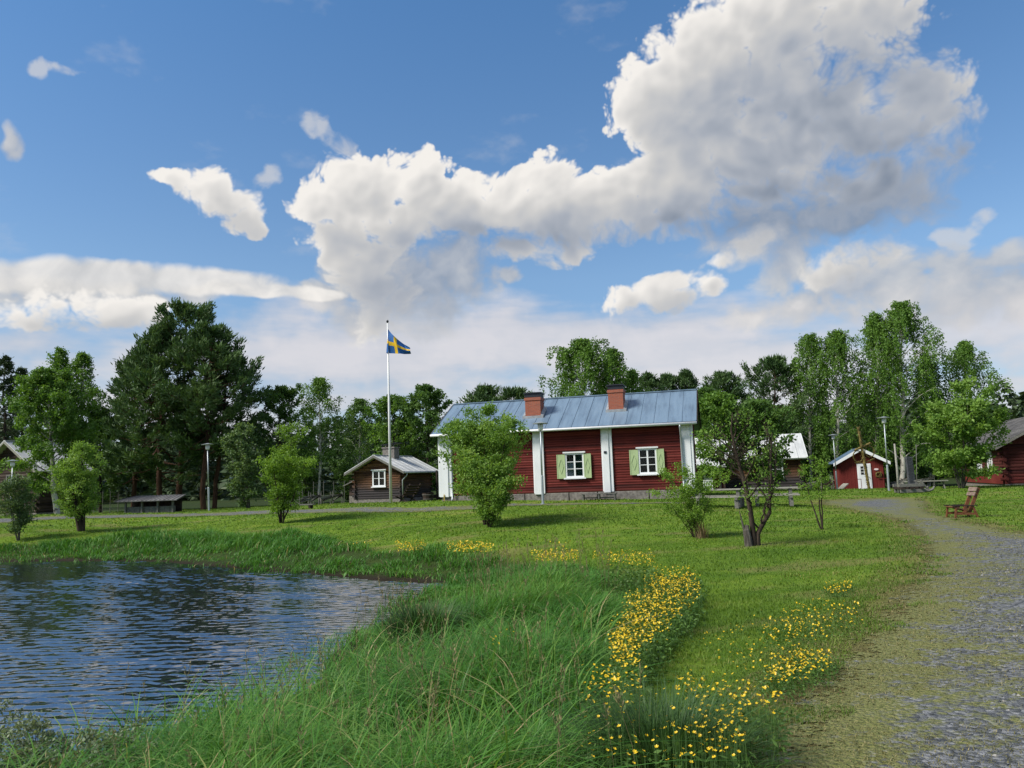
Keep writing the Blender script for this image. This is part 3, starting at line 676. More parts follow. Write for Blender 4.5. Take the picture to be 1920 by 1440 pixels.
for j, (a, b, c, d) in enumerate((w1, w2)):
    o = window(house, (a+b)/2, c, b-a, d-c, 0, 2, 3, back=None, proud=.07, deep=.12)
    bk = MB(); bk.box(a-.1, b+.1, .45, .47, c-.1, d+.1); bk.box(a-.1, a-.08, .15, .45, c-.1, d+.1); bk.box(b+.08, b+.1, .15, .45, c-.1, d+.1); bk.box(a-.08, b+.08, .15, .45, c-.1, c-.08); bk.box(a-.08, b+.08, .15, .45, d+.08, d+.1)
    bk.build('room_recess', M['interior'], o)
    if j == 0:
        cu = MB(); m_ = (a+b)/2
        for i in range(14):
            x0 = a+.08+i*(m_-a-.1)/14; cu.box(x0, x0+(m_-a-.1)/14+.004, .06+.012*(i % 2), .066+.012*(i % 2), c+.08, c+(d-c)*.62)
        cu.build('lace_curtain', M['curtain'], o)
        cu = MB(); cu.box(m_+.04, b-.08, .05, .056, c+.06, d-.06); cu.build('green_blind', M['blind'], o)
    sw = .40
    shutter(a-sw+.02, a+.02, c-.02, d-.06); shutter(b-.02, b+sw-.08, c-.02, d-.06)
def chimney(u0, u1, vtop, t):
    s0, s1 = s_at(u0), s_at(u1); w_ = (s1-s0)*1.02+.0; s0 -= .0; yb = -ovE+(D/2+ovE)*t
    sc = (P1[1]+he[1]*s0+yb)/(P1[1]+he[1]*s0)     # a little farther than the facade
    cx = (s0+s1)/2; w_ *= sc
    zb = ze+(yb+ovE)*sl; d_ = .82
    ztop = at((u0+u1)/2, vtop, P1[1]+he[1]*cx+yb)[2]-HZ
    b_ = MB(); b_.box(cx-w_/2+.03, cx+w_/2-.03, yb, yb+d_, zb-.25, ztop-.36); b_.box(cx-w_/2, cx+w_/2, yb-.03, yb+d_+.03, ztop-.358, ztop-.22)
    o = b_.build('chimney', M['brick'], house)
    c = MB(); c.box(cx-w_/2+.03, cx+w_/2-.03, yb, yb+d_, ztop-.218, ztop-.03); c.box(cx-w_/2-.02, cx+w_/2+.02, yb-.05, yb+d_+.05, ztop-.028, ztop+.03); c.build('cap', M['black_metal'], o, bevel=.01)
    f = MB(); e_ = .11
    f.box(cx-w_/2-e_, cx+w_/2+e_, yb-.06, yb-.002, zb-.06, zb+.10)
    for sx in (-1, 1): f.add([(cx+sx*(w_/2-.028), yb-.002, zb-.05), (cx+sx*(w_/2+e_), yb-.002, zb-.05), (cx+sx*(w_/2+e_), yb+d_, zb+d_*sl+.06), (cx+sx*(w_/2-.028), yb+d_, zb+d_*sl+.06),
            (cx+sx*(w_/2-.028), yb-.002, zb+.16), (cx+sx*(w_/2+e_), yb-.002, zb+.09), (cx+sx*(w_/2+e_), yb+d_, zb+d_*sl+.10), (cx+sx*(w_/2-.028), yb+d_, zb+d_*sl+.20)],
            [(3, 2, 1, 0), (4, 5, 6, 7), (0, 1, 5, 4), (1, 2, 6, 5), (2, 3, 7, 6), (3, 0, 4, 7)])
    f.box(cx-w_/2-.25, cx+w_/2+.3, yb-.55, yb-.08, zb-.42, zb-.4)
    f.build('flashing', M['lead'], o)
chimney(980.5, 1011, 737, .36); chimney(1140.5, 1170.5, 722, .42)
# ================================================================ small log cabin with a pale roof
def front_root(name, u, v, d, deg, label, cat='house'):
    p = at(u, v, d); p[2] = height(p[0], p[1]); return empty(name, p, math.radians(deg), label, cat), p
cab, cp = front_root('log_cabin', 708, 943, 48.6, -19, 'small brown log cabin with one white window in its gable and a pale metal roof')
CW, CL = 3.35, 4.3
gable_house(cab, CW, CL, 1.98, 2.83, 'brown_log', .15, 'roof_pale', ov=.42, vg=.45, base_h=.2, board='grey_wood', seam=.7, ext=.14, seed=11, bw=.13)
window(cab, .14, .98, .92, 1.02, 0, 2, 2, proud=.06)
b_ = MB(); b_.box(-.42, .42, 1.5, 2.2, 2.7, 3.42); b_.box(-.47, .47, 1.45, 2.25, 3.42, 3.5); o = b_.build('chimney', M['stone'], cab)
b_ = MB(); b_.add([(-.5, 1.4, 3.62), (.62, 1.4, 3.74), (.62, 2.3, 3.74), (-.5, 2.3, 3.62), (-.5, 1.4, 3.66), (.62, 1.4, 3.78), (.62, 2.3, 3.78), (-.5, 2.3, 3.66)], [(3,2,1,0),(4,5,6,7),(0,1,5,4),(1,2,6,5),(2,3,7,6),(3,0,4,7)])
for x in (-.4, .4):
    for y in (1.5, 2.2): b_.box(x-.03, x+.03, y-.03, y+.03, 3.49, 3.67)
b_.build('rain_cover', M['black_metal'], o)
b_ = MB(); xe = CW/2+.42; zz = 1.98-.42*.85/(CW/2)+.03
b_.tube([(xe+.03, -.42, zz), (xe+.03, CL+.42, zz)], .05, 8); b_.build('gutter', M['steel'], cab, smooth=True)
b_ = MB(); b_.tube([(xe+.03, -.05, zz-.05), (xe-.02, -.05, zz-.2), (CW/2+.12, -.05, zz-.45), (CW/2+.12, -.05, .15)], .04, 8); b_.build('downpipe', M['steel'], cab, smooth=True)
b_ = MB()                                        # lean-to on the shady side
row_wall(b_, (-CW/2-.95, 1.0), (-CW/2-.02, 1.0), .45, 1.42, .15, seed=21); row_wall(b_, (-CW/2-.95, 3.6), (-CW/2-.95, 1.0), .45, 1.1, .15, seed=22)
o = b_.build('lean_to', M['dark_log'], cab)
b_ = MB(); slab(b_, (-CW/2-1.3, .8, 1.12), (-CW/2-1.3, 3.8, 1.12), (-CW/2-.02, 3.8, 1.62), (-CW/2-.02, .8, 1.62), .06); b_.build('lean_to_roof', M['grey_wood'], o)
b_ = MB(); b_.box(-CW/2-.97, -CW/2-.02, 1.02, 3.58, -.25, .44); b_.build('boulder_footing', M['stone'], o)
b_ = MB()                                        # covered entrance on the far side
for (x, y) in ((CW/2+.95, 3.2), (CW/2+.95, 4.6)): b_.box(x-.05, x+.05, y-.05, y+.05, -.2, 1.9)
b_.beam((CW/2+.95, 3.2, .95), (CW/2+.95, 4.6, .95), .05, .09); b_.beam((CW/2+.95, 4.6, .95), (CW/2+2.3, 4.75, .2), .05, .09); b_.beam((CW/2+.95, 3.25, .95), (CW/2+2.3, 3.4, .2), .05, .09)
b_.box(CW/2+.16, CW/2+1.0, 3.1, 4.7, .1, .3); b_.box(CW/2+1.0, CW/2+1.5, 3.1, 4.7, -.1, .15)
b_.build('porch', M['dark_wood'], cab)
# ================================================================ tall log barn by the birches
barn, bp_ = front_root('log_barn', 14, 970, 49, -17, 'tall dark log barn half hidden by birches, a small dark opening in its gable', 'barn')
gable_house(barn, 4.7, 3.6, 2.95, 4.72, 'dark_log', .19, 'roof_pale', ov=.3, vg=.45, base_h=.25, board='pale_wood', seam=.7, ext=.22, seed=31, bw=.14)
o = window(barn, .25, 1.95, .95, .75, 0, 1, 1, frame_mat='grey_wood', lintel=False, proud=.045)
# ================================================================ low open shelter under the pines
sp = at(287, 964, 46); sp[2] = height(sp[0], sp[1])
shel = empty('low_shelter', sp, math.radians(-8), 'low open shelter with a grey plank roof under the tall pines', 'shelter')
b_ = MB(); slab(b_, (-1.98, -.75, .78), (1.95, -.75, .78), (1.72, .6, 1.05), (-1.5, .6, 1.05), .05)
for i in range(15):
    t = i/14; b_.beam((-1.98+3.93*t, -.75, .80), (-1.5+3.22*t, .6, 1.07), .03, .02)
b_.build('roof', M['roof_dark'], shel)
for x in (-1.5, -.45, .55, 1.5):
    b_ = MB(); b_.box(x-.05, x+.05, -.45, -.35, -.15, .82); b_.build('post', M['grey_wood'], shel)
b_ = MB(); b_.box(-1.6, 1.6, -.33, -.28, -.15, .42)
for i in range(10): b_.box(-1.58+.32*i, -1.30+.32*i, -.345, -.332, -.1, .415)
b_.build('front_boarding', M['grey_wood'], shel)
b_ = MB()
for i in range(6): b_.box(-1.5+.52*i, -1.2+.52*i, .3, .33, .48, .72)
b_.box(-1.6, 1.6, .34, .4, -.15, .98); b_.build('back_boarding', M['dark_wood'], shel)
# ================================================================ log house behind the crooked tree
b0 = at(1505, 921, 51.5); b0[2] = height(b0[0], b0[1])
lh = empty('log_house', b0, math.radians(-14), 'grey log house with a pale sheet roof behind the crooked tree', 'house')
Lx, Dx, ez, rz = 8.2, 5.0, 2.25, 3.72             # long side runs to -x
wl = MB()
row_wall(wl, (-Lx, 0), (0, 0), .2, ez+.1, .19, ext=.16, seed=41); row_wall(wl, (0, 0), (0, Dx), .2, rz, .19, gable=(ez+.1, rz), ext=.16, seed=42)
row_wall(wl, (-Lx, Dx), (-Lx, 0), .2, rz, .19, gable=(ez+.1, rz), ext=.16, seed=43); row_wall(wl, (0, Dx), (-Lx, Dx), .2, ez+.1, .19, seed=44)
wl.build('wall', M['brown_log'], lh)
b_ = MB(); b_.box(-Lx+.02, -.02, .02, Dx, -.3, .21); b_.build('plinth', M['stone'], lh)
rf = MB(); s_ = (rz-ez)/(Dx/2); z0 = ez-.45*s_+.12
for y0 in (-.45, Dx+.45):
    q = ((-Lx-.4, y0, z0), (.4, y0, z0), (.4, Dx/2, rz+.12), (-Lx-.4, Dx/2, rz+.12)); slab(rf, *q, .09); ribs(rf, *q, .55)
rf.build('roof', M['roof_pale'], lh)
for y0 in (-.45, Dx+.45): MB().beam((.44, y0, z0-.06), (.44, Dx/2, rz+.05), .035, .16, (0, -1 if y0 < 0 else 1, 1)).build('verge_board', M['white'], lh)
window(lh, -1.55, .85, .85, 1.1, 0, 2, 2, proud=.06)
# porch with a white door and a red wall behind a little pent roof
px = -6.2; b_ = MB(); b_.box(px-1.3, px+1.3, -1.6, -.03, -.2, .22); b_.build('porch_floor', M['grey_wood'], lh)
for x in (-1.2, 1.2):
    b_ = MB(); b_.box(px+x-.06, px+x+.06, -1.55, -1.43, .22, 1.75); b_.build('porch_post', M['dark_wood'], lh)
b_ = MB(); slab(b_, (px-1.5, -1.9, 1.72), (px+1.5, -1.9, 1.72), (px+1.5, -.02, 2.2), (px-1.5, -.02, 2.2), .06); b_.build('porch_roof', M['roof_pale'], lh)
b_ = MB(); b_.box(px-.1, px+.45, -.1, -.03, .24, 1.78); o = b_.build('door', M['white'], lh)
b_ = MB(); b_.box(px+.02, px+.33, -.108, -.101, 1.0, 1.55); b_.build('door_window', M['interior'], o)
b_ = MB(); b_.box(px+.5, px+1.2, -.09, -.03, .24, 1.7); b_.build('red_boarding', M['red_board'], lh)
b_ = MB()
for i in range(6): b_.box(px-.15+i*.11, px-.1+i*.11, -1.5, -1.46, .24, .8)
b_.box(px-.2, px+.5, -1.52, -1.44, .8, .86); b_.build('railing', M['white'], lh)
# ================================================================ small red shed
shed, shp = front_root('red_shed', 1618.5, 920, 57, -16, 'little red board shed with a white six paned door and white bargeboards', 'shed')
SW, SL = 2.95, 3.4
b_ = MB(); r_ = random.Random(8); n = 24
hz = lambda x: 3.02-abs(x)*(3.02-2.18)/(SW/2)
for i in range(n):
    x0 = -SW/2+SW*i/n; x1 = x0+SW/n-.008; y = -.02-.014*(i % 2)
    b_.add([(x0, y, .1), (x1, y, .1), (x1, y, hz(x1)), (x0, y, hz(x0)), (x0, .06, .1), (x1, .06, .1), (x1, .06, hz(x1)), (x0, .06, hz(x0))], [(0, 1, 2, 3), (7, 6, 5, 4), (0, 4, 5, 1), (1, 5, 6, 2), (2, 6, 7, 3), (3, 7, 4, 0)])
for sx in (-1, 1): b_.box(sx*SW/2-.06, sx*SW/2+.06, .062, SL, .1, 2.18)
b_.box(-SW/2+.07, SW/2-.07, SL-.1, SL, .1, 2.4)
b_.build('wall', M['red_board'], shed)
rf = MB(); s_ = (3.02-2.18)/(SW/2); xe = SW/2+.42; ze_ = 2.18-.42*s_+.1; zr_ = 3.12; vg = .4
for sx in (-1, 1):
    q = ((sx*xe, -vg, ze_), (sx*xe, SL+.3, ze_), (0, SL+.3, zr_), (0, -vg, zr_)); slab(rf, *q, .07); ribs(rf, *q, .5)
rf.build('roof', M['roof_sky_tint'], shed)
for sx in (-1, 1):
    b_ = MB(); b_.add([(sx*(xe+.03), -vg-.05, ze_+.02), (0, -vg-.05, zr_+.03), (0, -vg-.05, zr_-.22), (sx*(xe+.03), -vg-.05, ze_-.21), (sx*(xe+.03), -vg-.01, ze_+.02), (0, -vg-.01, zr_+.03), (0, -vg-.01, zr_-.22), (sx*(xe+.03), -vg-.01, ze_-.21)],
        [(0, 1, 2, 3), (7, 6, 5, 4), (0, 4, 5, 1), (1, 5, 6, 2), (2, 6, 7, 3), (3, 7, 4, 0)]); b_.build('bargeboard', M['white'], shed)
b_ = MB(); b_.box(-.30, .64, -.09, -.04, .08, 1.96); b_.box(-.24, .58, -.105, -.091, .12, 1.9); o = b_.build('door', M['white'], shed, bevel=.008)
for i in range(2):
    for k in range(3):
        b_ = MB(); x0 = -.06+i*.25; z0 = 1.16+k*.22; b_.box(x0, x0+.2, -.112, -.106, z0, z0+.17); b_.build('pane', M['interior'], o)
b_ = MB(); b_.tube([(.5, -.106, .95), (.5, -.16, .95), (.42, -.16, .95)], .015, 6); b_.build('handle', M['black_metal'], o)
b_ = MB(); b_.M = Matrix.Translation((1.0, -.05, 1.52)) @ Matrix.Rotation(math.radians(90), 4, 'X') @ Matrix.Diagonal((1, .45, 1, 1)); b_.lathe([(.15, 0), (.16, .01), (.15, .03)], 20); b_.build('oval_sign', M['sign'], shed)
b_ = MB()                                         # step and its red handrails
b_.box(-.75, 1.1, -.9, -.12, -.2, .07); b_.build('doorstep', M['grey_wood'], shed)
for xa, xb in ((-1.05, -.2), (.95, 1.6)):
    b_ = MB()
    for x in (xa, (xa+xb)/2, xb): b_.tube([(x, -.85, -.2), (x, -.85, .85)], .02, 6)
    b_.tube([(xa-.03, -.85, .85), (xb+.03, -.85, .85)], .022, 6); b_.build('handrail', M['red_board'], shed)
# ================================================================ old red cottage at the edge of the lawn
cc = at(1886, 912, 46); cc[2] = height(cc[0], cc[1])
cot = empty('red_cottage', (cc[0], cc[1], cc[2]), math.radians(-17), 'weathered dark red log cottage with a grey plank roof beside the big rowan', 'house')
sub = Matrix.Translation((3.1, 0, 0))
class _Off:                                       # gable_house is centred: shift its parts so that the root sits at the visible corner
    pass
_before = set(bpy.data.objects)
gable_house(cot, 6.2, 9.0, 2.45, 4.15, 'red_old', .19, 'roof_dark', ov=.45, vg=.5, base_h=.12, board='grey_wood', seam=.28, ext=.2, seed=61, bw=.15, rth=.12)
W90 = Matrix.Rotation(math.radians(-90), 4, 'Z')  # -y of the window frame turned to face -x
for y in (2.6, 5.0): window(cot, -y, .95, .95, 1.15, -3.1, 2, 2, Mx=W90, proud=.06)
window(cot, 0.4, 1.0, .9, 1.05, 0, 2, 2, proud=.05, frame_mat='red_old')
b_ = MB(); b_.box(-3.16, -3.105, .2, 8.8, .12, .62); b_.build('base_board', M['red_board'], cot)
cot.location = tuple(Vector((cc[0], cc[1], cc[2]))+Matrix.Rotation(math.radians(-17), 3, 'Z') @ Vector((3.1, 0, 0)))
# ================================================================ lamps, flagpole, furniture
def lamp(u0, v0, u1, v1, d, label):
    p = base(u0, v0, d); q = at(u1, v1, d); H = q[2]-p[2]; lx = (q[0]-p[0])
    t = empty('street_lamp', p, 0, label, 'street lamp', 'grey post lamps along the gravel')
    t.rotation_euler = (0, math.atan2(lx, H), 0)
    b_ = MB(); b_.tube([(0, 0, -.2), (0, 0, H*.34), (0, 0, H*.345)], [.058, .058, .042], 10); b_.tube([(0, 0, -.05), (0, 0, .03)], .11, 12); b_.build('pole_base', M['steel'], t, smooth=False)
    b_ = MB(); b_.tube([(0, 0, H*.34), (0, 0, H-.36)], [.037, .030], 10); b_.build('pole', M['steel'], t, smooth=True)
    b_ = MB(); b_.lathe([(.06, H-.38), (.10, H-.36), (.115, H-.30), (.125, H-.08)], 16); b_.build('lantern', M['pole_white'], t, smooth=True)
    b_ = MB(); b_.lathe([(.34, H-.085), (.345, H-.06), (.16, H-.03), (.05, H)], 24); b_.build('lamp_shade', M['steel'], t)
lamp(20, 968, 24, 862, 43, 'grey post lamp in front of the tall log barn')
lamp(392, 958, 389, 831, 45, 'grey post lamp standing against the tall pines')
lamp(1018, 942, 1013, 791, 33.6, 'grey post lamp in front of the red house wall')
lamp(1570, 921, 1562, 814, 55, 'grey post lamp at the ramp side of the little red shed')
lamp(1667, 922, 1657, 781, 43, 'tallest grey post lamp, just past the withered maypole')
fp = base(733, 945, 44); ft = at(726.5, 602, 44); FH = ft[2]-fp[2]
fl = empty('flagpole', fp, 0, 'tall white flagpole in front of the small log cabin', 'flagpole'); fl.rotation_euler = (0, math.atan2(ft[0]-fp[0], FH), 0)
b_ = MB(); b_.tube([(0, 0, -.3), (0, 0, FH*.5), (0, 0, FH-.12)], [.085, .068, .036], 12); b_.build('pole', M['pole_white'], fl, smooth=True)
b_ = MB(); b_.lathe([(.01, FH-.12), (.06, FH-.08), (.075, FH-.02), (.05, FH+.05), (.01, FH+.07)], 12); b_.build('finial', M['black_metal'], fl, smooth=True)
b_ = MB(); b_.tube([(-.07, -.05, 1.2), (-.055, -.02, FH*.5), (-.04, -.01, FH-.2)], .006, 5); b_.build('halyard', M['pole_white'], fl)
fb = paint('flag_blue', (.014, .115, .36), (.012, .09, .30), .7, 4); fy = paint('flag_yellow', (.72, .46, .015), (.60, .38, .012), .7, 4)  # blue lightened to stand for sun shining through the cloth
ftop = at(727.3, 616, 43.9); fbot = at(729.5, 662.5, 43.9); sc = 43.9/FPX
b_ = MB(); nu, nv = 48, 30; vs = []
for i in range(nu+1):
    s = i/nu
    for j in range(nv+1):
        t = j/nv                                  # 0 = lower edge, 1 = upper edge
        # the fly end sags: the upper edge falls away from the hoist, the lower edge swings level
        xt = 42*s-2*math.sin(s*3.1); yt = 39*(s**.82)
        xb = 43*s-9*math.sin(min(s*4, 1)*3.14)*.9; yb_ = 46+4.0*math.sin(s*2.2)
        x = xt*t+xb*(1-t)-6.5*math.sin(math.pi*min(s/.35, 1))*(1-t)**.7*(t*.9+.1)*1.2; y = yt*t+yb_*(1-t)
        dz = .16*math.sin(s*9+t*2.2)*(s**.6)+.10*math.sin(t*6+s*3)*s+.05*math.sin(s*21+t*5)*s
        q = ftop+np.array([(x*sc), dz, -(y*sc)]); vs.append(tuple(q-ftop))
fs = [(i*(nv+1)+j, (i+1)*(nv+1)+j, (i+1)*(nv+1)+j+1, i*(nv+1)+j+1) for i in range(nu) for j in range(nv)]
for k, f in enumerate(fs):
    i, j = k//nv, k % nv; yel = (nu*5/16 <= i < nu*7/16) or (nv*.4 <= j < nv*.6)
    b_.add([vs[q] for q in f], [(0, 1, 2, 3)], int(yel))
fo = b_.build('flag', [fb, fy], None, smooth=True); fo.location = tuple(ftop); tag(fo, 'blue flag with a yellow cross, drooping from the flagpole', 'flag')
_bm = __import__('bmesh').new(); _bm.from_mesh(fo.data); __import__('bmesh').ops.remove_doubles(_bm, verts=_bm.verts, dist=1e-4); _bm.to_mesh(fo.data); _bm.free()
# withered midsummer pole in front of the shed
mp = base(1630, 921, 50); mt_ = at(1609, 800, 50); H = mt_[2]-mp[2]
may = empty('maypole', mp, 0, 'leaning maypole wrapped in withered leaves with two ring wreaths', 'maypole'); may.rotation_euler = (0, math.atan2(mt_[0]-mp[0], H), 0)
def wrapped(pts, r0, name, parent, seed, fuzz=.07, n=9):
    g_ = Geo(); P = np.array(pts, float); q = np.linspace(0, len(P)-1, max(6, int(np.linalg.norm(np.diff(P, axis=0), axis=1).sum()/.07))); P = np.stack([np.interp(q, np.arange(len(P)), P[:, k]) for k in range(3)], 1)
    r = np.random.default_rng(seed); R = r0*(.8+.45*r.random(len(P))); V, F = tubes(P, R, n); g_.add(V, F, r.random(len(F)))
    m_ = len(P)*9; C = P[r.integers(0, len(P), m_)]+r.normal(0, r0*.75, (m_, 3)); add_leaves(g_, C, r.normal(0, 1, (m_, 3)), fuzz, fuzz*.45, r.random(m_), r)
    return g_.build(name, M['dry_leaf'], parent)
def add_leaves(g_, C, A, L, W, var, r):
    """rhombic leaves at C along A"""
    n = len(C); A = A/(np.linalg.norm(A, axis=1, keepdims=True)+1e-9); Bv = np.cross(A, r.normal(0, 1, (n, 3))); Bv /= np.linalg.norm(Bv, axis=1, keepdims=True)+1e-9
    L = (np.asarray(L)*(.7+.6*r.random(n)))[:, None]; W = (np.asarray(W)*(.7+.6*r.random(n)))[:, None]
    V = np.stack([C, C+A*L*.45+Bv*W*.5, C+A*L, C+A*L*.45-Bv*W*.5], 1).reshape(-1, 3)
    g_.add(V, np.arange(4*n).reshape(n, 4), var)
M['dry_leaf'] = leaf_mat('dry_leaf', (.045, .035, .014), (.20, .16, .05), .15)
wrapped([(0, 0, -.1), (0, 0, H)], .085, 'pole', may, 1)
cz = H*.665; wrapped([(-.52, -.05, cz-.12), (.60, .05, cz+.22)], .075, 'crossbar', may, 2)
for x, z_, rr in ((-.34, cz-.52, .36), (.46, cz-.30, .36)):
    a = np.linspace(0, 2*np.pi, 26); wrapped(np.stack([x+rr*.85*np.cos(a), .02+0*a, z_+rr*np.sin(a)], 1), .028, 'wreath', may, int(x*100)+60, .06, 6)
wrapped([(-.55, 0, cz-.92), (0, .04, cz-1.0), (.62, 0, cz-.80)], .035, 'garland', may, 4, .07, 6)
wr = at(1648, 892, 56.7); g_ = Geo(); r = np.random.default_rng(4); a = np.linspace(0, 2*np.pi, 24); V, F = tubes(np.stack([.17*np.cos(a), 0*a, .17*np.sin(a)], 1), np.full(24, .05), 6); g_.add(V, F, r.random(len(F)))
C = np.stack([.17*np.cos(r.random(160)*6.28), r.normal(0, .03, 160), .17*np.sin(r.random(160)*6.28)], 1); add_leaves(g_, C, r.normal(0, 1, (160, 3)), .09, .04, r.random(160), r)
o = g_.build('wreath', M['dry_leaf']); tag(o, 'dark dry wreath hung on the red shed beside its door', 'wreath'); o.rotation_euler = (0, 0, math.radians(-16))
_q = Matrix.Rotation(math.radians(-16), 3, 'Z') @ Vector((1.12, -.11, 1.12)); o.location = (shp[0]+_q.x, shp[1]+_q.y, shp[2]+_q.z)
# low-slung wooden chair by the gravel path
cp_ = base(1806, 970, 23.5); ch = empty('garden_chair', cp_, math.radians(176), 'reddish wooden garden chair with a high raked back on the lawn edge', 'chair'); 
# chair faces +x in its own frame; seen from its side it looks toward the pond
for sy in (-1, 1):
    y = sy*.27
    b_ = MB(); b_.beam((.36, y, 0), (.30, y, .37), .045, .05); b_.build('front_leg', M['chair_wood'], ch)
    b_ = MB(); b_.beam((-.30, y, 0), (-.18, y, .36), .045, .06); b_.build('rear_leg', M['chair_wood'], ch)
    b_ = MB(); b_.beam((-.12, y*.62, .16), (-.46, y*.62, .93), .10, .035, (0, 1, 0)); b_.build('back_post', M['chair_wood'], ch)
    b_ = MB(); b_.beam((.34, y, .13), (-.25, y, .12), .03, .07); b_.build('side_rail', M['chair_wood'], ch)
    b_ = MB(); b_.box(-.30, .40, y-.045, y+.045, .365, .395); b_.build('armrest', M['dark_wood'], ch)
    b_ = MB(); b_.beam((.12, y, .13), (-.06, y, .36), .03, .06); b_.build('brace', M['chair_wood'], ch)
b_ = MB()
for i in range(5): b_.box(.30-.105*i, .39-.105*i, -.225, .225, .335-.035*i, .358-.035*i)
b_.build('seat', M['chair_wood'], ch)
for z0, z1 in ((.68, .80), (.82, .96)):
    b_ = MB(); f = lambda z: -.12-(z-.16)*.34/.77+.045
    b_.beam((f(z0), -.24, (z0+z1)/2), (f(z0), .24, (z0+z1)/2), .02, z1-z0, (-.4, 0, .9)); b_.build('back_slat', M['chair_grey'], ch)
ch.scale = (.98, .98, .93)
# benches and tables
def table(u, v, d, deg, label, Lt=1.9):
    t = empty('picnic_table', base(u, v, d), math.radians(deg), label, 'picnic table', 'grey plank picnic tables on the lawn')
    b_ = MB()
    for i in range(4): b_.box(-Lt/2, Lt/2, -.36+.185*i, -.20+.185*i, .66, .70)
    b_.build('tabletop', M['pale_wood'], t)
    for y in (-.72, .72):
        b_ = MB(); b_.box(-Lt/2, Lt/2, y-.14, y-.005, .40, .44); b_.box(-Lt/2, Lt/2, y+.005, y+.14, .40, .44); b_.build('bench_seat', M['pale_wood'], t)
    for x in (-Lt*.33, Lt*.33):
        b_ = MB(); b_.box(x-.06, x+.06, -.3, .3, 0, .659); b_.box(x-.05, x+.05, -.85, .85, .30, .395); b_.box(x-.07, x+.07, -.8, -.62, 0, .30); b_.box(x-.07, x+.07, .62, .8, 0, .30); b_.build('leg', M['grey_wood'], t)
table(1352, 953, 29.5, -24, 'grey picnic table beside the feathery shrub at the red house corner', 2.1); table(1452, 950, 30.5, -18, 'grey picnic table half hidden behind the crooked tree trunk', 1.9)
t = empty('low_bench', base(1124, 939, 35.0), HT, 'low grey bench frame standing along the red house plinth', 'bench')
for x in (-.72, 0, .72):
    b_ = MB(); b_.box(x-.03, x+.03, -.17, .17, -.05, .26); b_.build('leg', M['grey_wood'], t)
b_ = MB(); b_.box(-.78, .78, -.19, .19, .262, .30); b_.build('seat', M['grey_wood'], t)
b_ = MB(); b_.box(-.75, .75, -.02, .02, .08, .13); b_.build('stretcher', M['grey_wood'], t)
def settle(u, v, d, deg, label):
    t = empty('slanted_bench', base(u, v, d), math.radians(deg), label, 'bench')
    b_ = MB(); b_.box(-.75, .75, -.45, -.05, .36, .40); b_.build('seat', M['dark_wood'], t)
    b_ = MB()
    for i in range(4):
        y, z = .14+.085*i, .46+.135*i; b_.beam((-.75, y, z), (.75, y, z), .025, .095, (0, .53, .85))
    b_.build('backrest', M['dark_wood'], t)
    for x in (-.55, .55):
        b_ = MB(); b_.beam((x, -.42, .36), (x, .35, 0), .06, .07); b_.beam((x, .48, .98), (x, -.2, 0), .06, .07); b_.build('leg', M['dark_wood'], t)
settle(765, 947, 41.5, -112, 'dark slant-backed bench by the cabin downpipe near the flagpole')
t = empty('wooden_stretcher', base(556, 952, 41), math.radians(-10), 'low dark plank bench by the pole fence behind the bright young tree', 'bench')
b_ = MB(); b_.box(-1.0, 1.0, -.2, .2, .22, .27); b_.build('seat', M['grey_wood'], t)
for x in (-.8, .8):
    b_ = MB(); b_.box(x-.05, x+.05, -.18, .18, -.05, .22); b_.build('leg', M['dark_wood'], t)
tb = empty('wooden_tub', base(803, 943, 47.5), 0, 'dark wooden tub standing at the cabin porch', 'tub')
b_ = MB(); b_.lathe([(.30, 0), (.36, .5), (.33, .5), (.28, .06)], 14); b_.build('staves', M['dark_wood'], tb)
b_ = MB(); b_.tube([(.315*math.cos(a), .315*math.sin(a), .12) for a in np.linspace(0, 6.28, 18)], .018, 5, cap=False); b_.tube([(.35*math.cos(a), .35*math.sin(a), .38) for a in np.linspace(0, 6.28, 18)], .018, 5, cap=False); b_.build('hoop', M['grey_wood'], tb)
st_ = base(833, 942, 37.4); b_ = MB(); b_.box(-.025, .025, -.02, .02, -.2, .28); b_.add([(-.025, -.02, .28), (.025, -.02, .28), (.025, .02, .28), (-.025, .02, .28), (0, 0, .36)], [(0, 1, 4), (1, 2, 4), (2, 3, 4), (3, 0, 4)]); o = b_.build('yellow_stake', M['fresh_wood']); o.location = tuple(st_); tag(o, 'short yellow wooden stake at the red house corner', 'stake')
rp = base(1581, 921, 56); o = MB().beam((-.35, 0, .03), (.25, 0, .52), .9, .05, (0, 0, 1)).build('loading_ramp', M['pale_wood']); o.location = tuple(rp); tag(o, 'pale board leaning slantwise at the little red shed', 'board')
# old farm sledge, slab and posts
sl_ = base(1712, 931, 40); sd = empty('timber_sledge', sl_, math.radians(-4), 'old grey timber sledge with curved runner ends on the grass', 'sledge')
for y in (-.35, .35):
    b_ = MB(); b_.beam((-.75, y, .12), (.45, y, .12), .12, .16); b_.build('runner', M['grey_wood'], sd)
    b_ = MB(); b_.tube([(.40, y, .12), (.65, y, .10), (.85, y, .16), (.95, y, .30)], [.075, .07, .06, .045], 8); b_.tube([(.30, y, .62), (.48, y, .34), (.72, y, .1)], [.05, .06, .05], 8); b_.build('curved_end', M['grey_wood'], sd)
for x in (-.7, -.2, .3):
    b_ = MB(); b_.box(x-.07, x+.07, -.5, .5, .21, .32); b_.build('cross_beam', M['dark_wood'], sd)
b_ = MB(); b_.box(-.8, .42, -.42, -.28, .33, .47); b_.box(-.8, .42, .28, .42, .33, .47); b_.build('side_log', M['grey_wood'], sd)
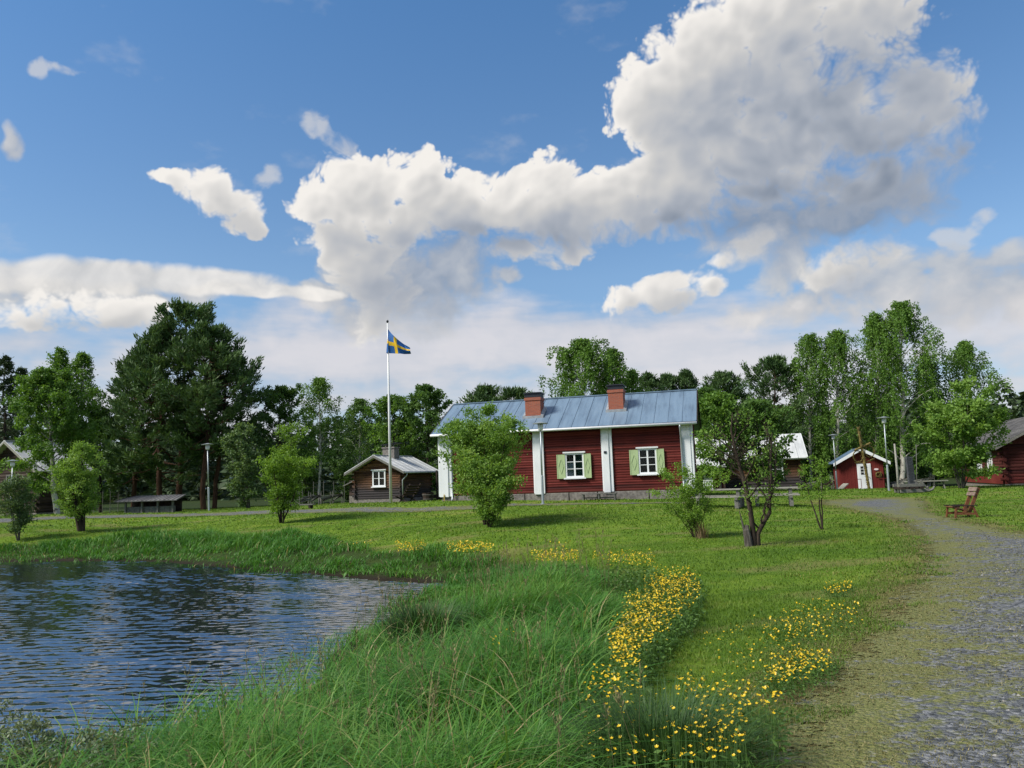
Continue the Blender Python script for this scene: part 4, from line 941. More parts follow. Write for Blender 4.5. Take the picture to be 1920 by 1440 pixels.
q = base(1712, 925, 41.5); b_ = MB(); b_.prism([(-.20, -.1), (.20, -.1), (.19, 1.82), (-.17, 1.86)], -.07, .07); o = b_.build('timber_slab', M['slate_wood'], bevel=.02); o.location = tuple(q); o.rotation_euler = (0, math.radians(-2), math.radians(8)); tag(o, 'thick grey timber slab standing upright behind the sledge', 'timber slab')
def pole(u0, v0, u1, v1, d, r0, label, mat='pale_wood'):
    p = base(u0, v0, d); q = at(u1, v1, d)-p; o = MB().tube([(0, 0, -.2), tuple(q*.5+np.array([.02, 0, 0])), tuple(q)], [r0, r0*.85, r0*.6], 8).build('wooden_pole', M[mat], smooth=True); o.location = tuple(p); tag(o, label, 'pole')
pole(1686, 930, 1677, 832, 40, .07, 'leaning bleached wooden pole beside the old sledge')
pole(1719, 926, 1717.5, 833, 42, .022, 'thin grey pole rising behind the upright timber slab', 'grey_wood')
bn = empty('plank_bench', base(1738, 921, 43), math.radians(-8), 'long plank bench between the sledge and the big rowan', 'bench')
b_ = MB(); b_.box(-1.1, 1.1, -.15, .15, .42, .47); b_.build('seat', M['pale_wood'], bn)
for x in (-.9, .9):
    b_ = MB(); b_.beam((x, -.14, 0), (x, .1, .42), .05, .06); b_.beam((x, .14, 0), (x, -.1, .42), .05, .06); b_.build('leg', M['grey_wood'], bn)
# round-pole fences: paired stakes with slanting rails between
def pole_fence(pts, label, h=.95, seed=0):
    P = [base(*p) for p in pts]; r = random.Random(seed); root = empty('pole_fence', P[0], 0, label, 'fence'); o0 = Vector(P[0])
    for a, b in zip(P[:-1], P[1:]):
        a, b = Vector(a)-o0, Vector(b)-o0; L = (b-a).length; e = (b-a)/L; nrm = Vector((-e.y, e.x, 0)).normalized(); k = max(1, round(L/1.3))
        for i in range(k+1):
            c = a+e*(L*i/k)
            for s in (-1, 1):
                MB().tube([c+nrm*s*.09+Vector((0, 0, -.2)), c+nrm*s*.07+Vector((r.uniform(-.04, .04), 0, h*r.uniform(.95, 1.2)))], [.03, .022], 6).build('stake', M['grey_wood'], root)
        for i in range(-1, k):
            for q in range(5):
                t0 = max(0, (i+q*.2)/k); t1 = min(1, (i+1.9+q*.2)/k)
                if t1-t0 < .1: continue
                z0 = .12+.16*q*.5; MB().tube([a+e*L*t0+Vector((0, 0, z0+r.uniform(0, .1))), a+e*L*t1+Vector((0, 0, h*.82+r.uniform(-.1, .05)))], [.035, .026], 6).build('rail', M[r.choice(['grey_wood', 'pale_wood', 'dark_wood'])], root)
pole_fence([(560, 950, 46), (600, 947, 49), (642, 943, 51)], 'grey round pole fence running up to the small log cabin', .75, 1)
pole_fence([(1500, 921, 60), (1540, 920, 60), (1583, 919, 61)], 'dark round pole fence between the log house and the red shed', 1.0, 2)
pole_fence([(1668, 918, 60), (1705, 917, 60), (1752, 917, 60)], 'dark round pole fence behind the sledge', 1.0, 3)
def wire_fence(pts, label, h=1.6):
    P = [base(*p) for p in pts]; root = empty('wire_fence', P[0], 0, label, 'fence'); o0 = Vector(P[0]); Q = [Vector(p)-o0 for p in P]
    for a in Q: MB().tube([a+Vector((0, 0, -.2)), a+Vector((0, 0, h))], .02, 6).build('post', M['grey_wood'], root)
    for a, b in zip(Q[:-1], Q[1:]):
        for z in (.3, .6, .9, 1.2, 1.5): MB().tube([a+Vector((0, 0, z)), b+Vector((0, 0, z))], .003, 4).build('wire', M['grey_wood'], root)
wire_fence([(548, 947, 53), (567, 946, 53), (588, 945, 54), (607, 944, 54), (626, 943, 55), (646, 942, 55)], 'thin wire fence on steel posts behind the pole fence by the cabin')
wire_fence([(176, 965, 56), (192, 964, 56), (206, 963, 57), (221, 962, 57), (236, 962, 58)], 'thin wire fence on steel posts between the barn and the pines')
# ================================================================ trees and shrubs
def smooth_path(p, q, n, r, sway, bend=None):
    t = np.linspace(0, 1, n)[:, None]; P = p+(q-p)*t
    if bend is not None: P = P+np.asarray(bend)*(4*t*(1-t))
    w_ = np.cumsum(r.normal(0, 1, (n, 3)), 0); w_ -= w_[0]; w_ -= (w_[-1])*t
    return P+w_*sway*np.array([1, 1, .2])/n**.5
SPEC = dict(
 pine=dict(nb=64, el0=-6, el1=42, curve=.22, nsec=8, sec=.34, tuft=1, droop=.0, L=.34, W=.095, sig=.13, rad=.015, up=.35, s0=.38),
 spruce=dict(nb=70, el0=-22, el1=40, curve=.10, nsec=7, sec=.26, tuft=1, droop=-.2, L=.26, W=.09, sig=.10, rad=.014, up=0, s0=.2),
 birch=dict(nb=46, el0=30, el1=70, curve=-.12, nsec=7, sec=.26, strand=.75, droop=-.55, L=.15, W=.10, sig=.11, rad=.011, up=-.3, s0=.25),
 weeping=dict(nb=60, el0=34, el1=72, curve=-.16, nsec=8, sec=.2, strand=1.5, droop=-.9, L=.17, W=.10, sig=.09, rad=.011, up=-.6, s0=.25),
 leafy=dict(nb=42, el0=8, el1=66, curve=.06, nsec=7, sec=.34, droop=-.05, L=.17, W=.11, sig=.12, rad=.014, up=.1, s0=.25),
 shrub=dict(nb=26, el0=25, el1=65, curve=.04, nsec=6, sec=.36, droop=0, L=.072, W=.040, sig=.075, rad=.016, up=.25, s0=.15),
)
PROF = dict(
 pine=([0, .12, .35, .6, .82, 1], [.62, .95, 1, .76, .42, .06]), dome=([0, .2, .45, .7, .88, 1], [.6, .95, 1, .72, .42, .06]), spruce=([0, .08, 1], [.9, 1, .03]),
 birch=([0, .15, .4, .7, .9, 1], [.5, .9, 1, .56, .2, .03]), leafy=([0, .15, .45, .75, .92, 1], [.55, .92, 1, .68, .32, .06]), column=([0, .2, .5, .75, .9, 1], [.7, 1, .94, .64, .32, .04]),
 top=([0, .3, .7, 1], [.25, .6, 1, .5]), shrub=([0, .2, .6, 1], [.5, .9, 1, .35]), vase=([0, .3, .7, 1], [.35, .7, 1, .6]))
def grow(kind, H, R, t0, prof, lean, seed, n_leaf, stems=1, spread=0., scale=1., bark_r=None, nb=None, leafL=None, off=0., dead=0):
    """returns (wood Geo, leaf Geo) of one tree standing at the origin"""
    s = SPEC[kind]; r = np.random.default_rng(seed); wood = Geo(); anc = []; dirs = []; cl = []
    pt, pr = PROF[prof]; nb_ = nb or s['nb']; ga = 2.39996
    for st in range(stems):
        if stems == 1: p0 = np.zeros(3); top = np.array([lean[0], lean[1], H])
        else:
            a = 2*np.pi*st/stems+r.random(); p0 = np.array([math.cos(a), math.sin(a), 0])*.03*stems**.5*H*.25; k = r.uniform(.3, 1)*spread if st else .05
            top = np.array([lean[0]+math.cos(a)*k*R, lean[1]+math.sin(a)*k*R, H*(1 if st == 0 else r.uniform(.62, .95))])
        T = smooth_path(p0, top, 12, r, H*.016); r0 = (bark_r or s['rad']*H)/(stems**.45)
        V, F = tubes(T, r0*np.linspace(1.15, .12, 12)**.9, 8 if stems == 1 else 6); wood.add(V, F)
        nbs = nb_ if stems == 1 else max(5, int(nb_*1.5/stems)); Hs = top[2]; az0 = r.random()*6
        if dead:
            for _ in range(dead):
                t = r.uniform(.15, t0+.25); p = np.array([np.interp(t*11, np.arange(12), T[:, k]) for k in range(3)]); a = r.random()*6.28; l = R*r.uniform(.25, .7)
                e = p+np.array([math.cos(a)*l, math.sin(a)*l, r.uniform(-.25, .2)*l]); V, F = tubes(smooth_path(p, e, 5, r, l*.12), .03*np.linspace(1, .3, 5), 5); wood.add(V, F)
        for b in range(nbs):
            f = (b+r.random())/nbs; t = t0+(1-t0)*f**.9
            if t > .985: t = .985
            p = np.array([np.interp(t*11, np.arange(12), T[:, k]) for k in range(3)])
            az = az0+b*ga+r.normal(0, .3); el = math.radians(s['el0']+(s['el1']-s['el0'])*f+r.normal(0, 8))
            ln = R*np.interp(f, pt, pr)*r.choice([r.uniform(.45, .8), r.uniform(.8, 1.05), r.uniform(1.0, 1.22)], p=[.3, .45, .25])*(1 if stems == 1 else .75)
            if stems > 1: ln = max(ln*(1-.45*spread), .12*R)
            ln = max(ln, .05*R); h_ = ln; dz = math.tan(min(el, 1.1))*h_
            if dz > .5*h_+.07*Hs: dz = .5*h_+.07*Hs
            e = p+np.array([math.cos(az)*h_, math.sin(az)*h_, dz])
            e[2] = min(e[2], p[2]+(Hs-p[2])*r.uniform(.55, .98)+.02*Hs)
            if e[2] < .04*H: e[2] = .04*H
            B = smooth_path(p, e, 6, r, h_*.10, (0, 0, -s['curve']*h_)); rb = max(r0*.34*(1-.75*t), .006*scale)
            V, F = tubes(B, rb*np.linspace(1, .25, 6), 5); wood.add(V, F)
            clus = r.random()
            anc.append(B[-1]); d = B[-1]-B[-2]; dirs.append(d/np.linalg.norm(d)); cl.append(clus)
            for q in range(s['nsec']):
                u = s['s0']+(1-s['s0'])*(q+r.random())/s['nsec']; c = np.array([np.interp(u*5, np.arange(6), B[:, k]) for k in range(3)])
                d = B[min(5, int(u*5)+1)]-B[int(min(u*5, 4.9))]; d = d/(np.linalg.norm(d)+1e-9)
                sd = np.array([-d[1], d[0], 0])*(1 if q % 2 else -1)*r.uniform(.5, 1.2)
                d2 = d*.8+sd+np.array([0, 0, s['up']*r.uniform(0, 1)+r.normal(0, .22)]); d2 /= np.linalg.norm(d2)
                l2 = ln*s['sec']*(1.25-.8*u)*r.uniform(.6, 1.2)+.05*R; E = c+d2*l2
                if kind in ('pine', 'spruce', 'leafy', 'shrub') and (q % 2 == 0 or scale < .6):
                    V, F = tubes(np.stack([c, (c+E)/2+r.normal(0, .03, 3)*l2, E]), rb*np.array([.4, .3, .15]), 4); wood.add(V, F)
                k2 = r.random()*.35+clus*.65
                for w_ in ((.55, .8, 1.0) if not s.get('strand') else (.3, .65, 1.0)):
                    anc.append(c+(E-c)*w_); dirs.append(d2); cl.append(k2)
                if s.get('strand'):
                    ls = s['strand']*r.uniform(.35, 1.1)*min(1, H/14); ns = 4 if ls < .8 else 7
                    for j in range(ns):
                        x = (j+1)/ns; anc.append(E+np.array([d2[0]*.18*x, d2[1]*.18*x, -ls*x])+r.normal(0, .03, 3)); dirs.append(np.array([d2[0]*.3, d2[1]*.3, -1.])); cl.append(k2)
    A = np.array(anc); Dr = np.array(dirs); K = np.array(cl); i = r.integers(0, len(A), n_leaf); leaf = Geo(); sg = s['sig']*scale
    C = A[i]+r.normal(0, 1, (n_leaf, 3))*sg*np.array([1, 1, .8]); ax = Dr[i]*(1.2 if s.get('tuft') else .55)+r.normal(0, .75 if not s.get('tuft') else .55, (n_leaf, 3))+np.array([0, 0, s['droop']*.6+(.35 if s.get('tuft') and kind == 'pine' else 0)])
    C[:, 2] = np.maximum(C[:, 2], .03)
    L = (leafL or s['L']*scale); var = np.clip(.62*K[i]+.38*r.random(n_leaf), 0, 1); add_leaves(leaf, C, ax, L, L*s['W']/s['L'], var, r)
    return wood, leaf
M['pine_leaf'] = leaf_mat('pine_needles', (.030, .076, .026), (.088, .152, .052), .2, .6)
M['spruce_leaf'] = leaf_mat('spruce_needles', (.026, .050, .022), (.062, .100, .042), .12, .6)
M['birch_leaf'] = leaf_mat('birch_leaves', (.044, .115, .016), (.130, .245, .040), .40)
M['dark_leaf'] = leaf_mat('dark_leaves', (.036, .092, .020), (.100, .190, .042), .38)
M['fresh_leaf'] = leaf_mat('fresh_green_leaves', (.075, .160, .018), (.180, .310, .045), .44)
M['rowan_leaf'] = leaf_mat('rowan_leaves', (.070, .160, .022), (.185, .315, .060), .42, warm=(.30, .40, .14))
M['willow_leaf'] = leaf_mat('willow_leaves', (.080, .125, .066), (.19, .24, .15), .3)
M['grey_leaf'] = leaf_mat('grey_green_leaves', (.056, .110, .042), (.130, .205, .078), .36)
def tree(name, label, cat, ub, vb, d, ut, vt, hw, vc, kind, prof, leaf, bark, n, seed, group=None, stems=1, spread=.8, scale=1., lean_y=0., nb=None, leafL=None, dead=0, bark_r=None, parts=('trunk', 'crown')):
    p = base(ub, vb, d); q = at(ut, vt, d); H = q[2]-p[2]; R = 1.13*hw*d/FPX; zc = at(ub, vc, d)[2]-p[2]; t0 = min(max(zc/H, .02), .9)
    w_, l_ = grow(kind, H, R, t0, prof, (q[0]-p[0], lean_y), seed, int(n), stems, spread, scale, bark_r, nb, leafL, dead=dead)
    o = empty(name, p, 0, label, cat, group)
    w_.build(parts[0], M[bark], o, smooth=True, attr=None); l_.build(parts[1], M[leaf], o)
    return o
T = tree
# --- behind the barn and by it
T('spruce_tree', 'dark spruce rising behind the roof of the tall log barn', 'tree', 8, 965, 66, 12, 676, 62, 940, 'spruce', 'spruce', 'spruce_leaf', 'bark', 11000, 1)
T('spruce_tree', 'second dark spruce, peeking between the barn roof and the birches', 'tree', 44, 965, 70, 40, 692, 45, 940, 'spruce', 'spruce', 'spruce_leaf', 'bark', 7000, 2)
T('birch_tree', 'leafy birch with a leaning pale trunk in front of the log barn', 'tree', 108, 966, 46, 86, 700, 64, 925, 'birch', 'leafy', 'birch_leaf', 'birch_bark', 32000, 3, bark_r=.16)
T('birch_tree', 'slender feathery birch above the barn, taller of its pair', 'tree', 118, 965, 58, 113, 655, 34, 880, 'birch', 'birch', 'birch_leaf', 'birch_bark', 8775, 4)
T('birch_tree', 'slender feathery birch beside the pines, shorter of its pair', 'tree', 152, 965, 58, 153, 663, 34, 870, 'birch', 'birch', 'birch_leaf', 'birch_bark', 8775, 5)
T('broadleaf_tree', 'dark leafy tree filling the gap between the birches and the pines', 'tree', 188, 963, 59, 184, 770, 42, 935, 'leafy', 'leafy', 'dark_leaf', 'bark', 10800, 6)
# --- the big pines
G = 'tall pines standing together behind the low shelter'
T('pine_tree', 'broad low pine on the birch side of the pine group', 'tree', 250, 962, 58, 260, 668, 52, 900, 'pine', 'pine', 'pine_leaf', 'pine_bark', 15360, 11, dead=8)
T('pine_tree', 'thick-trunked pine rising straight behind the low shelter', 'tree', 296, 962, 56, 302, 622, 78, 890, 'pine', 'pine', 'pine_leaf', 'pine_bark', 20480, 12, dead=10)
T('pine_tree', 'highest pine of the group, its crown topping all others', 'tree', 334, 962, 57, 348, 582, 78, 820, 'pine', 'dome', 'pine_leaf', 'pine_bark', 17920, 13, dead=14)
T('pine_tree', 'pine with a bare red-brown lower trunk next to the post lamp', 'tree', 382, 962, 55, 398, 622, 72, 840, 'pine', 'dome', 'pine_leaf', 'pine_bark', 16640, 14, dead=16)
T('pine_tree', 'outer pine with long side branches reaching toward the flagpole', 'tree', 402, 960, 57, 428, 676, 68, 850, 'pine', 'pine', 'pine_leaf', 'pine_bark', 12800, 15, dead=12)
# --- between pines and cabin
T('leafy_bush', 'grey-green bush beside the post lamp at the edge of the pines', 'bush', 466, 955, 50, 456, 800, 46, 940, 'leafy', 'leafy', 'grey_leaf', 'grey_bark', 8000, 21, stems=5, spread=.7, parts=('stems', 'foliage'))
T('broadleaf_tree', 'dark round-topped tree behind the bright young tree', 'tree', 522, 955, 60, 526, 733, 50, 900, 'leafy', 'leafy', 'dark_leaf', 'bark', 14850, 22)
T('birch_tree', 'narrow see-through birch standing alone against the sky', 'tree', 600, 950, 58, 600, 713, 35, 885, 'birch', 'column', 'birch_leaf', 'birch_bark', 8775, 23, scale=.9)
T('birch_tree', 'thin wispy birch beside the narrow birch, smaller and darker', 'tree', 672, 950, 62, 676, 753, 40, 900, 'birch', 'birch', 'dark_leaf', 'birch_bark', 8775, 24)
T('broadleaf_tree', 'leafy dark tree right behind the log cabin chimney', 'tree', 738, 948, 56, 736, 752, 48, 915, 'leafy', 'leafy', 'birch_leaf', 'bark', 13500, 25)
T('broadleaf_tree', 'largest dark leafy tree between the cabin and the red house', 'tree', 800, 948, 55, 800, 732, 54, 915, 'leafy', 'leafy', 'dark_leaf', 'bark', 17550, 26)
T('leafy_bush', 'low dark thicket filling the view under the narrow birch', 'bush', 575, 948, 66, 575, 850, 44, 945, 'leafy', 'shrub', 'dark_leaf', 'bark', 6750, 27, stems=4, parts=('stems', 'foliage'))
T('leafy_bush', 'low dark thicket beside the cabin lean-to', 'bush', 660, 947, 66, 660, 845, 46, 945, 'leafy', 'shrub', 'dark_leaf', 'bark', 6750, 28, stems=4, parts=('stems', 'foliage'))
# --- behind the red house
T('pine_tree', 'small pine peeping over the red house roof, nearer the cabin', 'tree', 905, 935, 60, 906, 733, 34, 830, 'pine', 'dome', 'pine_leaf', 'pine_bark', 6400, 31)
T('pine_tree', 'small flat-topped pine just behind the first brick chimney', 'tree', 966, 935, 62, 962, 738, 40, 830, 'pine', 'dome', 'pine_leaf', 'pine_bark', 6400, 32)
T('birch_tree', 'big round birch showing over the roof between the two chimneys', 'tree', 1092, 935, 56, 1092, 643, 62, 850, 'weeping', 'leafy', 'birch_leaf', 'birch_bark', 20250, 33)
T('birch_tree', 'smaller birch over the roof, crowding the second chimney', 'tree', 1150, 932, 57, 1150, 658, 30, 850, 'weeping', 'column', 'birch_leaf', 'birch_bark', 9450, 34)
T('birch_tree', 'low birch top just past the second chimney', 'tree', 1186, 932, 58, 1187, 696, 28, 850, 'birch', 'birch', 'birch_leaf', 'birch_bark', 6075, 35)
for k, (u, v, hw) in enumerate(((1216, 707, 24), (1250, 708, 24), (1286, 702, 26))):
    T('pine_tree', ['dark pine top over the house roof, the one nearest the low birch', 'dark pine top over the house roof, middle of a row of three', 'dark pine top over the gable corner of the red house'][k], 'tree', u, 930, 76, u, v, hw, 800, 'pine', 'column', 'pine_leaf', 'pine_bark', 6400, 36+k)
T('pine_tree', 'round dark pine just past the gable of the red house', 'tree', 1352, 925, 64, 1354, 708, 44, 850, 'pine', 'dome', 'pine_leaf', 'pine_bark', 10240, 41)
T('broadleaf_tree', 'dark tree squeezed against the gable of the red house', 'tree', 1322, 925, 58, 1322, 735, 34, 880, 'leafy', 'leafy', 'dark_leaf', 'bark', 8775, 42)
T('maple_tree', 'fresh green maple before the roof of the grey log house', 'tree', 1352, 924, 47, 1348, 745, 44, 890, 'leafy', 'leafy', 'birch_leaf', 'grey_bark', 9000, 43, scale=1.1)
T('maple_tree', 'wide maple growing over the middle of the log house roof', 'tree', 1424, 923, 47, 1418, 760, 54, 905, 'leafy', 'leafy', 'dark_leaf', 'grey_bark', 11000, 44, scale=1.1)
T('pine_tree', 'dark bushy pine towering over the log house', 'tree', 1450, 922, 64, 1452, 681, 58, 850, 'pine', 'dome', 'pine_leaf', 'pine_bark', 12800, 45)
T('broadleaf_tree', 'dark tree behind the log house, under the bushy pine', 'tree', 1400, 922, 66, 1400, 765, 60, 900, 'leafy', 'leafy', 'dark_leaf', 'bark', 10800, 46)
# --- the birches behind the shed
T('birch_tree', 'weeping birch next to the bushy pine, first of the tall row', 'tree', 1519, 921, 63, 1520, 632, 40, 880, 'weeping', 'column', 'birch_leaf', 'birch_bark', 14850, 51)
T('birch_tree', 'weeping birch with a bare pale stem above the smaller post lamp', 'tree', 1570, 920, 62, 1568, 624, 42, 880, 'weeping', 'column', 'birch_leaf', 'birch_bark', 16200, 52, bark_r=.15)
T('birch_tree', 'tall weeping birch rising directly over the red shed', 'tree', 1642, 919, 62, 1638, 594, 46, 880, 'weeping', 'column', 'birch_leaf', 'birch_bark', 17550, 53)
T('birch_tree', 'tallest weeping birch, its crown highest over the maypole', 'tree', 1690, 918, 61, 1690, 573, 66, 880, 'weeping', 'column', 'birch_leaf', 'birch_bark', 24300, 54, bark_r=.2)
T('birch_tree', 'dark slim birch between the tallest birch and the rowan', 'tree', 1742, 917, 64, 1738, 668, 30, 890, 'weeping', 'column', 'dark_leaf', 'birch_bark', 9450, 55)
T('birch_tree', 'birch with hanging twigs rising behind the big rowan', 'tree', 1808, 915, 63, 1808, 645, 58, 880, 'weeping', 'birch', 'birch_leaf', 'birch_bark', 16200, 56)
for k, (u, v, hw, dd) in enumerate(((1525, 800, 46, 67), (1600, 790, 60, 67), (1675, 800, 60, 67), (1745, 805, 46, 67), (1480, 820, 30, 62), (1850, 790, 50, 70))):
    T('leafy_bush', ['dark undergrowth between the log house and the smaller lamp', 'dark undergrowth behind the roof of the red shed', 'dark undergrowth behind the tallest post lamp', 'dark undergrowth behind the sledge and slab', 'dark bush at the corner of the grey log house', 'dark bush behind the rowan by the red cottage'][k], 'bush', u, 919, dd, u, v, hw, 915, 'leafy', 'shrub', 'dark_leaf', 'bark', 8100, 60+k, stems=4, parts=('stems', 'foliage'))
T('rowan_tree', 'large round rowan in front of the old red cottage', 'tree', 1803, 917, 43, 1800, 717, 84, 885, 'leafy', 'leafy', 'rowan_leaf', 'grey_bark', 17000, 71, stems=7, spread=.75, scale=1.0, parts=('stems', 'crown'))
T('spruce_tree', 'small pointed spruce far off above the red cottage roof', 'tree', 1906, 910, 96, 1905, 745, 20, 860, 'spruce', 'spruce', 'spruce_leaf', 'bark', 3500, 72)
# --- small trees on the lawn
T('rowan_tree', 'bright young rowan on the slope before the birches', 'tree', 152, 994, 33, 150, 838, 56, 965, 'shrub', 'leafy', 'rowan_leaf', 'bark', 14250, 81, stems=3, spread=.55, scale=1.25, bark_r=.16, nb=46)
T('shrub', 'small grey-green shrub at the foot of the barn lamp', 'shrub', 35, 1003, 31, 32, 893, 38, 995, 'shrub', 'shrub', 'grey_leaf', 'grey_bark', 7500, 82, stems=6, spread=.8, scale=1.2, parts=('stems', 'foliage'))
T('young_tree', 'bright yellow-green young tree with forked stems on the lawn', 'tree', 528, 979, 32, 545, 800, 48, 952, 'shrub', 'vase', 'fresh_leaf', 'bark', 12750, 83, stems=5, spread=.75, scale=1.25, nb=40)
T('shrub', 'big bushy shrub hiding the left half of the red house'.replace('left half', 'near end'), 'shrub', 912, 984, 26.2, 908, 770, 100, 940, 'shrub', 'leafy', 'rowan_leaf', 'bark', 28350, 84, stems=7, spread=.85, scale=1.25, nb=60, parts=('stems', 'foliage'))
T('shrub', 'dense rounder shrub growing against the bigger one before the red house', 'shrub', 918, 987, 25.2, 922, 858, 58, 975, 'shrub', 'shrub', 'rowan_leaf', 'bark', 12000, 85, stems=8, spread=.8, scale=1.15, nb=40, parts=('stems', 'foliage'))
T('shrub', 'feathery light shrub with dry straw at its base by the house corner', 'shrub', 1304, 1009, 20, 1284, 872, 58, 990, 'shrub', 'vase', 'fresh_leaf', 'bark', 6300, 86, stems=9, spread=1.0, scale=.8, nb=30, parts=('stems', 'foliage'))
T('sapling', 'thin forked sapling alone on the lawn beside the gravel', 'sapling', 1541, 994, 21, 1526, 860, 24, 930, 'shrub', 'shrub', 'fresh_leaf', 'bark', 1200, 87, stems=3, spread=.9, scale=.8, nb=14, bark_r=.035)
# crooked old tree with a broken stump
def crooked():
    p = base(1412, 1026, 18); k = 18/FPX; r = np.random.default_rng(91); o = empty('crooked_tree', p, 0, 'crooked old tree with a broken stump and a curving second stem', 'tree')
    X = lambda u, v, y=0.: np.array([(u-1412)*k+(v-1026)*k*.035, y, (1026-v)*k])
    st = MB(); st.tube([X(1404, 1032, -.05), X(1403, 1014, -.05), X(1402, 998, -.04), X(1404, 988, -.03)], [.11, .09, .08, .045], 9); st.tube([X(1398, 1000, -.05), X(1396, 985, -.05), X(1393, 962, -.04)], [.03, .022, .008], 6); st.build('broken_stump', M['grey_bark'], o, smooth=False)
    wood, leaf = Geo(), Geo()
    P1_ = np.array([X(1413, 1028), X(1415, 1000), X(1414, 960), X(1410, 920), X(1404, 885), X(1398, 850), X(1394, 815), X(1400, 780)]); V, F = tubes(P1_, np.array([.085, .062, .055, .05, .043, .035, .025, .012]), 9); wood.add(V, F)
    P2_ = np.array([X(1421, 1026), X(1423, 1005), X(1436, 985), X(1449, 968), X(1452, 945), X(1458, 910), X(1462, 870), X(1470, 820)]); V, F = tubes(P2_, np.array([.07, .055, .05, .044, .036, .028, .02, .01]), 9); wood.add(V, F)
    A, Dd, K = [], [], []
    ends = [(0, .62, 1338, 835), (0, .66, 1352, 805), (0, .7, 1372, 800), (0, .8, 1392, 788), (0, .9, 1415, 782), (0, .55, 1352, 862), (0, .75, 1430, 790), (0, .6, 1440, 830), (1, .6, 1480, 850), (1, .7, 1492, 828), (1, .8, 1478, 808), (1, .9, 1462, 800),
            (1, .5, 1432, 880), (1, .45, 1438, 910), (1, .35, 1475, 915), (0, .35, 1430, 895), (0, .3, 1398, 925), (1, .25, 1440, 950), (0, .5, 1370, 840), (0, .7, 1345, 820), (1, .55, 1448, 850), (1, .3, 1472, 940), (1, .2, 1420, 935), (0, .45, 1425, 860)]
    for s_, t, u, v in ends:
        B0 = P1_ if s_ == 0 else P2_; c = np.array([np.interp(t*7, np.arange(8), B0[:, q]) for q in range(3)]); e = X(u, v, r.normal(0, .45)); B = smooth_path(c, e, 7, r, .12, (0, 0, .06)); V, F = tubes(B, np.linspace(.024, .006, 7), 5); wood.add(V, F); kk = r.random()
        for q in range(9):
            x = .45+.55*r.random(); a = np.array([np.interp(x*6, np.arange(7), B[:, w_]) for w_ in range(3)]); d2 = (e-c)/np.linalg.norm(e-c)*.6+r.normal(0, .6, 3); d2 /= np.linalg.norm(d2); E = a+d2*r.uniform(.12, .34)
            V, F = tubes(np.stack([a, (a+E)/2, E]), np.array([.006, .004, .002]), 4); wood.add(V, F)
            for z in (.5, .8, 1): A.append(a+(E-a)*z); Dd.append(d2); K.append(kk)
    # a tangle of bare twigs where the main stem forks
    for q in range(90):
        c = X(1403+r.normal(0, 9), 858+r.normal(0, 10), r.normal(0, .12)); d2 = r.normal(0, 1, 3)*np.array([.7, .5, 1.1]); d2 /= np.linalg.norm(d2); E = c+d2*r.uniform(.15, .4); V, F = tubes(np.stack([c, (c+E)/2+r.normal(0, .04, 3), E]), np.array([.006, .005, .002]), 4); wood.add(V, F)
    A, Dd, K = np.array(A), np.array(Dd), np.array(K); n = 1000; i = r.integers(0, len(A), n); add_leaves(leaf, A[i]+r.normal(0, .07, (n, 3)), Dd[i]+r.normal(0, .8, (n, 3)), .068, .036, .6*K[i]+.4*r.random(n), r)
    wood.build('trunk', M['bark'], o, smooth=True, attr=None); leaf.build('crown', M['rowan_leaf'], o)
crooked()
# dry straw leaning against the feathery shrub
def tuft(name, label, cat, p, n, h, w, spread, mat, seed, lean=(0, 0), name_part=None):
    g_ = Geo(); r = np.random.default_rng(seed); c = np.stack([r.normal(0, spread*.45, n), r.normal(0, spread*.45, n), np.zeros(n)], 1); add_blades(g_, c, h*(.6+.55*r.random(n)), w, r, .55, lean, radial=1.0)
    o = g_.build(name, M[mat]); o.location = tuple(p); return tag(o, label, cat)
def add_blades(g_, C, Hh, w, r, bend, wind=(0, 0), radial=0., seg=4, tone=None, straw=0.):
    """arching grass blades rooted at C"""
    n = len(C); Hh = np.asarray(Hh)*np.ones(n); az = r.random(n)*2*np.pi; d = np.stack([np.cos(az), np.sin(az)], 1)
    if radial: q = C[:, :2]-C[:, :2].mean(0); d = d*.5+radial*q/(np.linalg.norm(q, axis=1).mean()+1e-6)
    k = bend*(.35+.9*r.random(n))
    off = d*(k*Hh)[:, None]+np.asarray(wind)*Hh[:, None]
    sd = np.stack([-d[:, 1], d[:, 0]], 1); sd /= np.linalg.norm(sd, axis=1, keepdims=True)+1e-9; t2 = r.random(n)*.8-.4; sd = np.stack([sd[:, 0]*np.cos(t2)-sd[:, 1]*np.sin(t2), sd[:, 0]*np.sin(t2)+sd[:, 1]*np.cos(t2)], 1)
    var = r.random(n) if tone is None else np.clip(.45*r.random(n)+.55*tone, 0, 1); w = (np.asarray(w)*(.6+.8*r.random(n)))
    if straw: var = np.where(r.random(n) < straw, 1., var*.93)
    Vs = []
    for j in range(seg+1):
        s = j/seg; z = Hh*(s-.42*s**2.6*np.clip(k*1.4, 0, 1.1)); xy = C[:, :2]+off*(s**1.9)[..., None] if np.ndim(s) else C[:, :2]+off*s**1.9
        ww = (w*(1-s**1.6)*.5+.0004)[:, None]*sd
        P = np.concatenate([xy, (C[:, 2]+z)[:, None]], 1); Q = np.concatenate([ww, np.zeros((n, 1))], 1); Vs += [P-Q, P+Q]
    V = np.stack(Vs, 1); m_ = 2*(seg+1); F = np.concatenate([np.arange(n)[:, None]*m_+np.array([2*j, 2*j+1, 2*j+3, 2*j+2]) for j in range(seg)]); g_.add(V.reshape(-1, 3), F, np.tile(var, seg))
M['tall_grass'] = leaf_mat('tall_grass', (.026, .105, .012), (.076, .212, .030), .34, .5, warm=(.16, .27, .055), straw=(.34, .28, .14))
